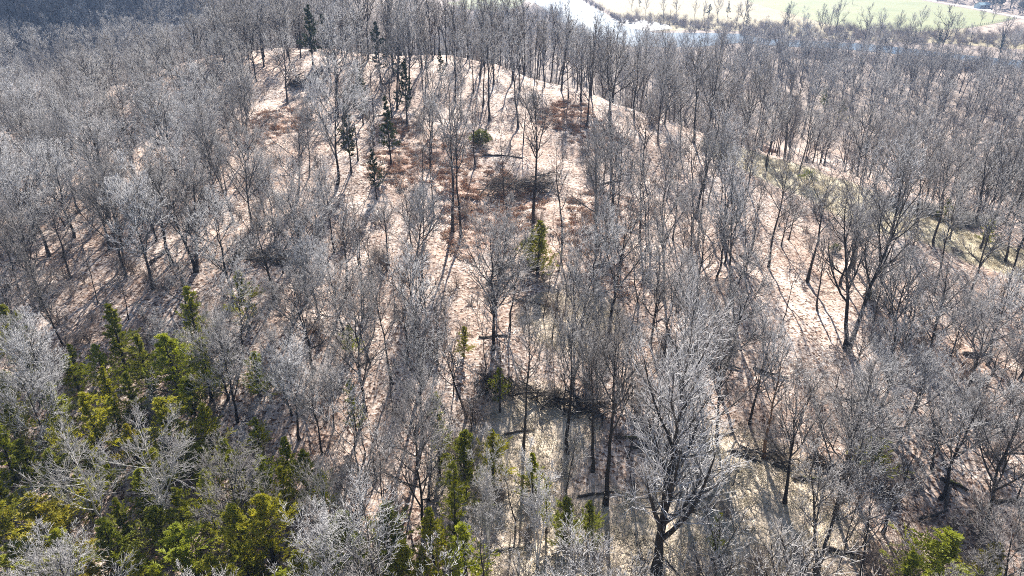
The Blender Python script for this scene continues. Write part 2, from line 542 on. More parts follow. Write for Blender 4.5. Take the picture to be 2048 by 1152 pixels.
def grow(g, P, R, c, t0, t1, ang, length, npts, up, jit, rfac, rtip, outward=0.0, end=False, lenpow=0.5):
    """children of every polyline: c each, spread between t0 and t1, leaving at the angle ang, bending by up, wandering by jit"""
    N = len(P)
    t = t0 + (t1 - t0) * (np.arange(c)[None] + g.uniform(0, 1, (N, c))) / c
    if end:
        t[:, -1] = .985
    o, tan, r = along(P, R, t)
    L0 = np.linalg.norm(np.diff(P, axis=1), axis=2).sum(1)
    az = np.arange(c)[None] * 2.4 + g.uniform(0, 6.28, (N, 1)) + g.normal(0, .5, (N, c))
    ref = np.where(np.abs(tan[..., 2:3]) < .95, np.array([0, 0, 1.]), np.array([1., 0, 0]))
    u = unit(np.cross(tan, ref))
    w = np.cross(tan, u)
    a = ang * g.uniform(.65, 1.3, (N, c))
    if end:
        a[:, -1] *= .25
    d = np.cos(a)[..., None] * tan + np.sin(a)[..., None] * (np.cos(az)[..., None] * u + np.sin(az)[..., None] * w)
    if outward:
        d[..., :2] += outward * unit(np.concatenate([o[..., :2], np.zeros_like(o[..., :1])], -1))[..., :2]
        d = unit(d)
    L = length * (L0[:, None] if length < 1.0 else 1.0) * g.uniform(.6, 1.25, (N, c)) * (1.05 - .55 * ((t - t0) / max(t1 - t0, 1e-6)) ** (1 / max(lenpow, .05)))
    M = N * c
    o, d, L, r = o.reshape(M, 3), d.reshape(M, 3), L.reshape(M), r.reshape(M)
    Q = np.empty((M, npts, 3))
    Q[:, 0] = o
    step = (L / (npts - 1))[:, None]
    for k in range(1, npts):
        d = d + np.array([0, 0, up / (npts - 1)]) + g.normal(0, jit, (M, 3))
        d = unit(d)
        Q[:, k] = Q[:, k - 1] + d * step
    r0 = np.minimum(r * rfac, np.maximum(L * .036, rtip * 1.3))
    RR = r0[:, None] * (1 - np.linspace(0, 1, npts)[None]) ** .8 + rtip * np.linspace(0, 1, npts)[None]
    return Q, RR
def stem(g, H, base_r, lean, bend, npts=10, foot=(0, 0), az=None, top_r=.02):
    az = g.uniform(0, 6.28) if az is None else az
    t = np.linspace(0, 1, npts)
    base_r *= 1.22
    P = np.zeros((1, npts, 3))
    P[0, :, 2] = -.5 + (H + .5) * t
    off = lean * H * t ** 1.1
    P[0, :, 0] = foot[0] + math.cos(az) * off
    P[0, :, 1] = foot[1] + math.sin(az) * off
    wob = np.cumsum(g.normal(0, bend, (npts, 2)), 0)
    wob[0] = 0
    P[0, :, :2] += wob * H / 20
    R = base_r * (1 - .93 * t ** .9)
    R = np.maximum(R, top_r)
    R[0] *= 1.5
    R[1] *= 1.05
    return P, R[None]

def hardwood(seed, H, base_r, crown0=.4, n1=13, len1=.34, ang1=.75, up1=.55, stems=1, spread=0.0, lean=.03, bend=.10, n2=9, n3=5, n4=3, thick=1.75, low=0, pale=False, parts=False, azs=None, dark=False, far=False):
    """one bare tree: returns meshes {'trunk', 'crown'} or with parts also a list of limbs"""
    g = np.random.default_rng(seed)
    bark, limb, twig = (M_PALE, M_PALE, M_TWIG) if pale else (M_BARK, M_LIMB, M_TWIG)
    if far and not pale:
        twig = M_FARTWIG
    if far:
        limb = bark
    T = Geo()
    K = Geo()
    limbs = []
    for s in range(stems):
        az = (azs[s] if azs else s * 6.28 / stems + g.uniform(-.4, .4)) if stems > 1 else None
        f = .35 * base_r
        P, R = stem(g, H * (1 if s == 0 else g.uniform(.8, .97)), base_r * (1 if stems == 1 else .72), lean if stems == 1 else spread * g.uniform(.75, 1.25), bend, 11, (f * math.cos(az), f * math.sin(az)) if stems > 1 else (0, 0), az)
        T.tubes(P, R, 8, 0)
        a, b = max(4, int(n1 / (1 if stems == 1 else .62 * stems))), crown0
        P1, R1 = grow(g, P, R, a, b, .97, ang1, len1 * (1 if stems == 1 else .8), 7, up1, .08, .72, .016 * thick, end=True, lenpow=.6)
        if low:
            Pl, Rl = grow(g, P, R, low, .12, crown0, 1.2, len1 * .35, 5, .2, .12, .35, .012 * thick)
            K.tubes(Pl, Rl, 4, 0)
            Pl2, Rl2 = grow(g, Pl, Rl, 5, .25, .95, .7, .45, 3, .2, .12, .6, .008 * thick)
            K.tubes(Pl2, Rl2, 3, 1)
        if parts:
            for i in range(len(P1)):
                G = Geo()
                G.tubes(P1[i:i + 1], R1[i:i + 1], 6, 0)
                limbs.append(G.mesh('limb', [M_BARK]))
        else:
            K.tubes(P1, R1, 5, 0)
        P2, R2 = grow(g, P1, R1, n2, .18, 1, .72, .46, 5, .40, .09, .62, .011 * thick, end=True)
        K.tubes(P2, R2, 4, 0)
        P3, R3 = grow(g, P2, R2, n3, .15, 1, .72, .50, 4, .28, .12, .66, .008 * thick, end=True)
        K.tubes(P3, R3, 3, 1)
        P4, R4 = grow(g, P3, R3, n4, .15, 1, .65, .62, 3, .22, .15, .8, .005 * thick, end=True)
        R4[:, 0] = np.maximum(R4[:, 0], .0085 * thick)
        R4[:, 1] = np.maximum(R4[:, 1], .0065 * thick)
        K.tubes(P4, R4, 3, 1)
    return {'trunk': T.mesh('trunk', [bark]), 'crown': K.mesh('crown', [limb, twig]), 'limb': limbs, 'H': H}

def conifer(seed, H, width, mat, base=.12, n1=46, dens=1.0, ragged=.25, blade=(.30, .045), up=.35, bark=None, top_pow=.8):
    """an evergreen: straight trunk, branches getting shorter to the top, each one carrying many short sprays"""
    g = np.random.default_rng(seed)
    T = Geo()
    K = Geo()
    P, R = stem(g, H, .012 * H + .03, .02, .05, 9)
    T.tubes(P, R, 7, 0)
    t = np.sort(base + (1 - base) * np.linspace(0, .985, n1) + g.normal(0, .01, n1))
    t = np.clip(t, base, .985)
    o, tan, r = along(P, R, t[None])
    o = o[0]
    az = np.arange(n1) * 2.4 + g.normal(0, .5, n1)
    prof = np.clip((1 - (t - base) / (1 - base)), 0, 1) ** top_pow * np.clip((t - base) / .12 + .55, 0, 1)
    lump = 1 + ragged * np.sin(az * 1.0 + t * 9 + g.uniform(0, 6)) + g.normal(0, ragged * .8, n1)
    L = np.maximum(width * .5 * prof * np.clip(lump, .3, 1.7), .18)
    d = np.stack([np.cos(az), np.sin(az), .25 + .5 * t], -1)
    n = 6
    B = np.empty((n1, n, 3))
    B[:, 0] = o
    d = unit(d)
    for k in range(1, n):
        d = unit(d + np.array([0, 0, up / n]) + g.normal(0, .05, (n1, 3)))
        B[:, k] = B[:, k - 1] + d * (L / (n - 1))[:, None]
    BR = np.linspace(1, .15, n)[None] * (.012 + L * .012)[:, None]
    K.tubes(B, BR, 3, 1)
    # sub-branches
    S, SR = grow(g, B, BR, 7, .18, 1, .75, .42, 4, .25, .12, .7, .006, end=True)
    # sprays: three-sided plumes along the sub-branches and the branches
    for Q, QR, c in ((S, SR, max(4, int(16 * dens))), (B, BR, max(4, int(14 * dens)))):
        F, FR = grow(g, Q, QR, c, .1, 1, .75, 1.0, 3, .35, .18, 1.0, .004, end=True)
        ln = blade[0] * g.uniform(.6, 1.3, (len(F), 1, 1)) / np.maximum(np.linalg.norm(F[:, -1] - F[:, 0], axis=-1), 1e-6)[:, None, None]
        F = F[:, :1] + (F - F[:, :1]) * ln
        wd = blade[1] * g.uniform(.7, 1.4, (len(F), 1))
        FR = np.concatenate([wd * .55, wd, wd * 0], 1)
        K.tubes(F, FR, 3, 0)
    return {'trunk': T.mesh('trunk', [bark or M_BARK]), 'crown': K.mesh('crown', [mat, M_BARK], smooth=False), 'limb': [], 'H': H}

def shrub(seed, H, stems=9, mat=None, thick=1.0, n2=7, n3=5, spread=.5):
    g = np.random.default_rng(seed)
    K = Geo()
    for s in range(stems):
        P, R = stem(g, H * g.uniform(.6, 1.05), .022 * thick + .004 * H, spread * g.uniform(.3, 1.2), .25, 6, (g.normal(0, .12), g.normal(0, .12)))
        K.tubes(P, R, 3, 0)
        P2, R2 = grow(g, P, R, n2, .25, 1, .8, .42, 4, .2, .15, .7, .006 * thick, end=True)
        K.tubes(P2, R2, 3, 0)
        P3, R3 = grow(g, P2, R2, n3, .15, 1, .75, .5, 3, .15, .18, .8, .004 * thick, end=True)
        R3[:, 0] = np.maximum(R3[:, 0], .007 * thick)
        K.tubes(P3, R3, 3, 0)
    return K.mesh('shrub', [mat or M_BRUSH])
#__PART2__
# ------------------------------------------------------------------ one mesh set per kind of tree
VAR = {}
for i in range(5):
    VAR['slim%d' % i] = hardwood(100 + i, 19 + i % 3, .17 + .015 * i, crown0=.46, n1=13, len1=.27, ang1=.62, up1=.75, low=3, bend=.10)
for i in range(4):
    VAR['vase%d' % i] = hardwood(200 + i, 18 + i % 2, .20 + .02 * i, crown0=.30, n1=13, len1=.42, ang1=.75, up1=.7, bend=.13, lean=.05, n2=10)
for i in range(4):
    VAR['bushy%d' % i] = hardwood(300 + i, 14 + i % 2, .15 + .01 * i, crown0=.26, n1=15, len1=.43, ang1=.85, up1=.55, bend=.14, lean=.05, n2=10, n3=6, n4=5, thick=1.5)
VAR['fork0'] = hardwood(401, 19, .30, crown0=.33, n1=16, len1=.36, stems=2, spread=.22, ang1=.7, up1=.6, azs=[0.15, 2.9])
VAR['fork1'] = hardwood(402, 17, .26, crown0=.25, n1=18, len1=.40, stems=3, spread=.20, ang1=.7, up1=.6)
VAR['pale0'] = hardwood(451, 11, .11, crown0=.22, n1=14, n3=6, n4=4, thick=1.3, len1=.42, ang1=.9, up1=.5, pale=True, bend=.2)
VAR['pale1'] = hardwood(452, 14, .11, crown0=.3, n1=14, len1=.26, stems=3, spread=.10, ang1=.5, up1=.8, pale=True)
for i in range(4):
    VAR['thin%d' % i] = hardwood(500 + i, 11 + i, .075 + .012 * i, crown0=.40, n1=9, len1=.22, ang1=.65, up1=.6, n2=6, n3=4, n4=3, bend=.18, lean=.06, low=4)
VAR['big0'] = hardwood(601, 23, .40, crown0=.15, n1=18, len1=.46, ang1=.60, up1=1.0, n2=11, n3=6, n4=4, thick=1.6, bend=.08, parts=True)
VAR['big1'] = hardwood(602, 22, .36, crown0=.30, n1=14, len1=.42, ang1=.75, up1=.7, n2=11, n3=6, n4=3, thick=1.6, bend=.08, stems=2, spread=.20, parts=True, azs=[0.3, 2.2])
for i in range(6):
    VAR['cedar%d' % i] = conifer(700 + i, 9.0, 3.7 + .3 * i, M_CEDAR, base=.08, ragged=.42, top_pow=.8, n1=52, blade=(.27, .026), up=.45)
for i in range(2):
    VAR['column%d' % i] = conifer(720 + i, 10.5, 2.5, M_CEDAR, base=.22, ragged=.5, n1=40, dens=.7, top_pow=.5, blade=(.27, .028))
for i in range(3):
    VAR['pine%d' % i] = conifer(740 + i, 14.0, 4.2 + .5 * i, M_PINE, base=.28, ragged=.45, n1=36, blade=(.34, .05), up=.15, top_pow=.75)

for i in range(5):
    VAR['open%d' % i] = hardwood(540 + i, 18 + i % 3, .14 + .02 * i, crown0=.52 - .04 * i, n1=8 + i, len1=.27 + .02 * i, ang1=.7, up1=.6, n2=6, n3=4, n4=2, bend=.16, lean=.05 + .03 * i, low=3)
def tag(o, label, cat, group=None):
    o['label'] = label
    o['category'] = cat
    if group:
        o['group'] = group
    return o
PROTO = {}
HUES = {'dark': (0.156, 0.195, 0.039), 'deep green': (0.182, 0.247, 0.041), 'bronze': (0.429, 0.364, 0.069), 'orange': (0.481, 0.364, 0.069), 'yellow': (0.520, 0.501, 0.069), 'bright': (0.429, 0.494, 0.063), 'fresh': (0.403, 0.481, 0.069),
        'lime': (0.468, 0.546, 0.063), 'vivid': (0.468, 0.546, 0.063), 'sage': (0.351, 0.377, 0.138), 'grey-green': (0.299, 0.351, 0.138), 'dull': (0.260, 0.286, 0.115), 'pale': (0.416, 0.455, 0.149), 'olive': (0.377, 0.384, 0.069), 'light': (0.468, 0.507, 0.103), 'green': (0.325, 0.377, 0.057)}
def hue_of(label):
    for k in ('yellow-green', 'yellow', 'bronze', 'orange', 'vivid', 'lime', 'deep green', 'fresh', 'sage', 'grey-green', 'dull', 'pale', 'bright green', 'light', 'olive', 'dark', 'bright', 'green'):
        if k in label:
            return HUES.get(k, HUES['bright'] if 'bright' in k else (.50, .53, .075))
    return (.25, .30, .06)
def place(variant, kind, loc, rz, s, tilt=(0, 0), sz=1.0, hue=None):
    """a tree standing at loc: an Empty that parents trunk, crown and (large trees) each limb"""
    e = bpy.data.objects.new(kind, None)
    e.empty_display_size = .5
    C.objects.link(e)
    e.location = loc
    e.rotation_euler = (tilt[0], tilt[1], rz)
    e.scale = (s, s, s * sz)
    if variant not in PROTO:
        v = VAR[variant]
        PROTO[variant] = [bpy.data.objects.new(n, m) for n, m in [('trunk', v['trunk']), ('crown', v['crown'])] + [('limb', l) for l in v['limb']]]
        pieces = PROTO[variant]
    else:
        pieces = [p.copy() for p in PROTO[variant]]
    for p in pieces:
        C.objects.link(p)
        p.parent = e
        if hue:
            p.color = tuple(1.02 * (.55 * a + .45 * b) for a, b in zip(hue, (.58, .56, .085))) + (1,)
    return e

PLACED = []        # every tree: (x, y, radius) for spacing
THINGS = []        # trees that get a label from what they stand near: (object, form, px, py)
def note(x, y, r):
    PLACED.append((x, y, r))

# ------------------------------------------------------------------ trees one can point at in the photograph: base pixel, variant, height, turn, label
HERO = [
    (1312, 1150, 'big0', 23.0, 0.4, 'bare_tree', 'massive spreading bare tree with the thickest dark trunk in the wood, many ascending limbs'),
    (1692, 702, 'big1', 24.5, 0.0, 'bare_tree', 'big bare tree forking into two heavy stems at its base on the open slope'),
    (1632, 1146, 'fork0', 15.5, 0.5, 'bare_tree', 'bare tree with a leaning forked trunk below the mossy logs'),
    (1537, 536, 'slim1', 18.5, 1.0, 'bare_tree', 'tall dark bare tree with mossy foot just below the grassy terrace'),
    (1446, 486, 'fork1', 17.5, 2.0, 'bare_tree', 'dense dark bare tree with several stems above a broad fan of shadows'),
    (1218, 668, 'vase0', 19.0, 2.2, 'bare_tree', 'open airy bare tree forking high into pale upright limbs above the brushy hollow'),
    (820, 190, 'vase1', 19.5, 0.3, 'bare_tree', 'tall fan-crowned bare tree on the crest beside the dark pines'),
    (905, 470, 'slim2', 24.0, 0.8, 'bare_tree', 'tallest straight dark bare tree beside the rusty fern bank'),
    (922, 478, 'slim0', 21.5, 2.1, 'bare_tree', 'straight bare tree standing close behind the tallest straight one by the fern bank'),
    (1068, 445, 'slim3', 23.0, 1.8, 'bare_tree', 'tall grey bare tree rising straight through the tangled brush heap'),
    (1014, 440, 'thin3', 17.0, 1.2, 'bare_tree', 'thin dark bare tree in front of the uprooted brush heap'),
    (978, 242, 'slim4', 20.0, 1.4, 'bare_tree', 'tall dark bare tree with a flared foot just below the bright crest'),
    (1137, 196, 'slim2', 15.0, 2.8, 'bare_tree', 'dark leaning bare tree on the bright crest edge above the pale slope'),
    (1162, 203, 'vase2', 15.5, 0.1, 'bare_tree', 'dark upright bare tree on the crest edge with a long shadow downhill'),
    (1268, 236, 'vase3', 16.0, 2.5, 'bare_tree', 'bare tree with bluish fan of twigs at the end of the bright crest'),
    (1760, 560, 'vase2', 21.0, 1.7, 'bare_tree', 'broad dark bare tree directly uphill of the two-stemmed giant'),
    (1866, 590, 'slim1', 18.0, 2.9, 'bare_tree', 'slender bare tree leaning outward below the pale frosty brush patch'),
    (1936, 600, 'vase0', 17.0, 0.7, 'bare_tree', 'bare tree with pale upright limbs downhill of the frosty brush patch'),
    (392, 545, 'fork1', 17.5, 3.6, 'bare_tree', 'old leaning bare tree with heavy grey trunk uphill of the lone yellow-green cedar'),
    (345, 530, 'vase3', 16.0, 3.2, 'bare_tree', 'leaning bare tree casting a dark bar of shadow beside the heavy grey trunk'),
    (978, 1120, 'pale1', 13.5, 1.2, 'bare_tree', 'pale bluish many-stemmed bare tree among the green cedar tops'),
    (1075, 1135, 'pale1', 13.5, 2.6, 'bare_tree', 'pale many-stemmed bare tree with soft green growth in its crown'),
    (218, 1070, 'pale0', 11.5, 0.3, 'bare_tree', 'white-limbed bare tree surrounded by yellow-green cedars'),
    (345, 1060, 'pale0', 12.5, 1.9, 'bare_tree', 'white-twigged bare tree with a pale exposed trunk between cedars'),
    (660, 1120, 'pale0', 9.5, 4.0, 'bare_tree', 'white crooked low bare tree reaching over dark cedar tops'),
    (455, 800, 'bushy1', 11.0, 2.0, 'bare_tree', 'dense pale-twigged rounded bare tree among the uppermost cedars'),
    (600, 880, 'bushy2', 11.5, 0.0, 'bare_tree', 'rounded silvery bare tree with blue-grey twigs beside the cedar stand'),
    (640, 640, 'bushy0', 12.0, 0.0, 'bare_tree', 'silvery feather-crowned bare tree downhill of the shadowed thicket'),
    (1126, 332, 'thin2', 9.0, 0.5, 'bare_tree', 'thin bare tree leaning sharply uphill over the pale slope'),
    (1300, 690, 'bushy3', 14.0, 1.0, 'bare_tree', 'broad rounded grey bare tree beside the sunlit leaf floor'),
    (110, 850, 'bushy3', 12.0, 0.8, 'bare_tree', 'wide pinkish-grey bare tree beyond the cedars at the edge of a bare patch'),
    (1530, 920, 'slim3', 15.0, 0.2, 'bare_tree', 'bare tree with reddish-brown trunk standing behind the mossy logs'),
    (1210, 1010, 'slim4', 20.0, 0.9, 'bare_tree', 'tall double-shadowed dark bare tree near the giant spreading tree'),
    (1000, 830, 'thin1', 13.5, 0.9, 'bare_tree', 'thin pole-like bare tree at the end of the long dark brush row'),
    (1046, 900, 'slim0', 16.5, 0.4, 'bare_tree', 'straight dark bare tree crossing the middle of the long brush row'),
    (1135, 905, 'slim3', 17.0, 1.5, 'bare_tree', 'straight dark bare tree crossing the far end of the long brush row'),
    (845, 880, 'vase1', 14.0, 1.5, 'bare_tree', 'dark-trunked bare tree with flat pale crown uphill of the slender cedars'),
    (1790, 900, 'bushy0', 13.0, 2.2, 'bare_tree', 'grey bushy bare tree above a broad strip of shadow'),
    (1960, 1080, 'vase3', 15.5, 4.0, 'bare_tree', 'bare tree with pale outward-leaning limbs behind the bronze cedar'),
]
def face_up(loc, H, px_top=None):
    return loc
LANDMARKS = []
for px, py, v, H, rz, kind, label in HERO:
    p = hit(px, py)
    s = H / VAR[v]['H']
    o = place(v, kind, p, rz, s)
    tag(o, label, 'tree', 'bare hardwood trees of the slope')
    note(p[0], p[1], 10.0 if v == 'big0' else 6.0 if v == 'big1' else 3.0)
    if 'reddish-brown' in label:
        for ch in o.children:
            if ch.name.startswith('trunk'):
                ch.data = ch.data.copy()
                ch.data.materials[0] = M_BROWN

# ------------------------------------------------------------------ evergreens: pixel of the top, height, width factor, variant
def top_spot(px, py, H):
    return hit(px, py, H)
CED = [
    (215, 615, 9.5, 1.0, 0, 'dark conical cedar with a pointed top at the upper end of the cedar stand'),
    (372, 578, 9.0, .85, 1, 'olive loose-topped cedar between bare thicket and the pale rounded tree'),
    (478, 545, 7.5, 1.0, 2, 'lone yellow-green cedar standing apart uphill of the cedar stand'),
    (272, 672, 8.0, 1.1, 3, 'pale sage cedar beside the dark pointed one'),
    (330, 675, 9.0, 1.15, 4, 'bright green bushy cedar with a dead spike in front'),
    (396, 680, 8.5, 1.0, 5, 'olive cedar next to the dense pale-twigged bare tree'),
    (205, 735, 6.5, .9, 1, 'small olive cedar tucked beneath the dark conical one'),
    (506, 708, 6.0, 1.0, 2, 'small bright cedar between two rounded bare trees'),
    (165, 785, 8.5, 1.1, 3, 'tall yellowish cedar beside the wide pinkish-grey bare tree'),
    (118, 840, 7.0, 1.0, 4, 'olive cedar by a bare leafy patch'),
    (325, 800, 7.5, 1.3, 5, 'broad yellow-topped cedar in the middle of the stand'),
    (408, 812, 7.0, 1.15, 0, 'broad light green cedar beside the yellow-topped one'),
    (42, 882, 5.5, 1.4, 1, 'low dark flat-topped cedar near a white-limbed bare tree'),
    (90, 905, 6.0, 1.1, 2, 'dark bushy cedar next to the low flat-topped one'),
    (255, 850, 6.0, .9, 3, 'narrow bronze cedar between two white-limbed bare trees'),
    (405, 945, 9.0, .8, 4, 'narrow dark cedar in deep shade beside a pale exposed trunk'),
    (60, 1000, 8.0, 1.2, 5, 'sage cedar with bronze tip beside grey thicket'),
    (205, 1045, 7.5, 1.1, 0, 'deep green dense cedar below the white-limbed bare tree'),
    (112, 1068, 7.0, 1.35, 1, 'broad yellow-green cedar next to the deep green dense one'),
    (345, 1052, 7.5, 1.1, 2, 'fresh green cedar below the white-twigged bare tree'),
    (468, 1015, 9.0, 1.1, 3, 'tall olive cedar in the densest part of the stand'),
    (522, 995, 9.0, 1.1, 4, 'tall yellow-tipped cedar at the edge of the stand'),
    (415, 1120, 5.5, 1.2, 5, 'low bronze-yellow cedar at the foot of the tall olive one'),
    (590, 1110, 6.0, 1.3, 0, 'olive low cedar below the white crooked tree'),
    (180, 1132, 5.0, 1.2, 2, 'orange-tinted low cedar at the lowest edge of the stand'),
    (690, 1030, 8.5, 1.2, 1, 'deep green broad cedar beside grey twig thicket'),
    (765, 1010, 8.0, 1.1, 2, 'green leafy-looking cedar next to the deep green broad one'),
    (862, 1020, 8.0, .9, 3, 'olive cedar between straight dark trunks'),
    (927, 865, 8.5, .85, 4, 'dark green cedar with bright sunlit ground behind'),
    (985, 868, 6.0, 1.0, 5, 'yellow-tipped small cedar beside the dark green one'),
    (1066, 912, 5.5, 1.0, 0, 'small mid-green cedar among thin vertical stems'),
    (930, 1050, 7.5, .9, 2, 'vivid lime-green cedar among dark trunks'),
    (1130, 1000, 6.0, 1.0, 3, 'soft grey-green cedar behind the pale many-stemmed tree'),
    (1180, 1010, 5.5, 1.0, 4, 'grey-green sparse cedar at the foot of the giant spreading tree'),
    (1905, 1068, 7.0, 1.4, 5, 'broad bright green cedar alone on the open side of the slope'),
    (1992, 1088, 6.0, 1.4, 0, 'bronze and orange tinted broad cedar beside the bright green one'),
    (1825, 1105, 4.5, 1.3, 1, 'low sparse green cedar beside the broad bright one'),
    (697, 655, 4.0, 1.0, 2, 'little bright cedar sprig beneath grey crowns'),
    (926, 655, 4.5, .9, 3, 'small olive cedar under the bare crowns of the mid slope'),
    (998, 738, 4.5, .9, 4, 'small lime-green cedar at the end of the brush row'),
    (1655, 172, 9.0, .8, 5, 'narrow dark cedar in the bare valley-side wood'),
    (1690, 200, 9.0, 1.3, 0, 'broad olive cedar group tree in the bare valley-side wood'),
    (1517, 138, 8.0, 1.1, 1, 'small rounded cedar in the grey wood nearer the river'),
    (1078, 445, 8.5, .95, 2, 'olive cedar half veiled by grey twigs above the hollow'),
    (8, 610, 9.0, 1.0, 3, 'dull green cedar at the edge of the grey thicket'),
    (4, 745, 8.0, 1.0, 4, 'dull green cedar below the grey thicket at the very edge'),
    (1755, 880, 4.5, 1.4, 5, 'pale yellow-green vine-like cedar in front of grey twigs'),
    (1985, 440, 5.0, 1.2, 1, 'small dark green cedar beside the pale frosty brush'),
    (1900, 395, 5.0, 1.2, 2, 'small dark cedar above the grassy terrace'),
    (300, 905, 6.0, 1.2, 0, 'shaded olive cedar between the pair of white-limbed trees'),
    (450, 880, 7.0, 1.0, 3, 'mid-green cedar below the silvery rounded tree'),
    (20, 1090, 6.0, 1.3, 4, 'olive cedar in the corner beside pale crooked twigs'),
    (265, 1110, 5.0, 1.2, 5, 'yellowish low cedar between the deep green and fresh green ones'),
    (640, 1090, 6.0, 1.1, 2, 'yellow-green cedar beside strips of sunlit leaf floor'),
    (560, 940, 7.0, 1.0, 1, 'sage cedar uphill of the tall yellow-tipped one'),
    (800, 1085, 6.0, 1.2, 0, 'olive bushy cedar under straight grey stems'),
]
for i, (px, py, H, w, v, label) in enumerate(CED):
    p = top_spot(px, py, H)
    s = H / 9.0
    w *= (1.25, 1.6, 1.4)[i % 3]
    o = place('cedar%d' % v, 'cedar_tree', p, i * 1.9, s * w, sz=1.0 / w, hue=hue_of(label))
    tag(o, label, 'cedar', 'evergreen cedars')
    note(p[0], p[1], 2.8)
CFILL = []
RC = random.Random(21)
while len(CFILL) < 60:
    px, py = RC.uniform(-20, 640), RC.uniform(690, 1150)
    if py < 700 + .5 * (px - 250) or any(math.hypot(px - a, (py - b) * 1.2) < 50 for a, b in [(c[0], c[1]) for c in CED] + CFILL):
        if RC.random() < .985:
            continue
    CFILL.append((px, py))
for i, (px, py) in enumerate(CFILL):
    H = RC.uniform(4.5, 7.5)
    p = top_spot(px, py, H)
    if any((p[0] - a) ** 2 + (p[1] - b) ** 2 < 4 for a, b, r in PLACED):
        continue
    w = RC.uniform(1.1, 1.7)
    o = place('cedar%d' % RC.randrange(6), 'cedar_tree', p, RC.uniform(0, 6), H / 9.0 * w, sz=1.0 / w, hue=RC.choice([HUES['green'], HUES['olive'], HUES['bright'], HUES['dark'], (.50, .53, .075)]))
    THINGS.append((o, 'tall' if H > 6.5 else 'mid-sized' if H > 5.5 else 'low', px, py, 'cedar', 'evergreen cedars'))
    note(p[0], p[1], 10.0 if v == 'big0' else 6.0 if v == 'big1' else 3.0)
    if 'reddish-brown' in label:
        for ch in o.children:
            if ch.name.startswith('trunk'):
                ch.data = ch.data.copy()
                ch.data.materials[0] = M_BROWN
for px, py, H, v, label in (
        (870, 795, 10.5, 0, 'tall narrow pale green cedar column among straight trunks'),
        (905, 930, 10.5, 1, 'slender dark cedar column with bare lower trunk'),
        (700, 760, 8.0, 1, 'thin wispy cedar column in front of silvery crowns'),
        (1095, 960, 7.0, 0, 'wispy pale green cedar column among thin stems'),
        (1440, 1030, 6.0, 1, 'sparse little cedar column on the cream sunlit floor')):
    p = top_spot(px, py, H)
    tag(place('column%d' % v, 'cedar_tree', p, px * .1, H / 10.5, hue=hue_of(label)), label, 'cedar', 'evergreen cedars')
    note(p[0], p[1], 1.3)
for px, py, H, v, w, label in (
        (612, 12, 15, 0, 1.0, 'dark pine with a pointed top on the crest above the bare leafy opening'),
        (645, 30, 14, 1, .9, 'shorter pine close beside the pointed one on the crest'),
        (752, 45, 15, 2, .9, 'dark slim pine on the crest left of the fan-crowned tree'.replace('left of', 'near')),
        (806, 120, 14, 0, .8, 'dark shaded pine directly below the fan-crowned tree'),
        (772, 195, 13, 1, .85, 'light green pine above the rusty fern bank'),
        (880, 105, 8, 2, .9, 'small dark pine on the bright crest'),
        (792, 85, 11, 1, .9, 'olive pine just behind the dark shaded one'),
        (716, 140, 12, 2, .8, 'grey-green pine among bare trees below the crest'),
        (2000, 290, 8, 0, 1.2, 'dark pine in the dense wood at the far flank'),
        (690, 215, 12, 0, .8, 'shaded dark pine with a long shadow midway down from the crest'),
        (745, 300, 9, 2, .9, 'small dark pine at the shaded end of the fern bank'),
        (1885, 60, 14, 1, 1.0, 'green pine at the river end of the valley wood'),
        (1960, 250, 10, 1, 1.1, 'olive pine in the dense wood near the far flank'),
        (1420, 130, 10, 2, 1.0, 'dark green pine among the valley trees below the crest end')):
    p = top_spot(px, py, H)
    tag(place('pine%d' % v, 'pine_tree', p, px * .1, H / 14.0 * w * 1.1, sz=1.0 / w / 1.1), label, 'pine', 'pines on the crest')
    note(p[0], p[1], 2.0)

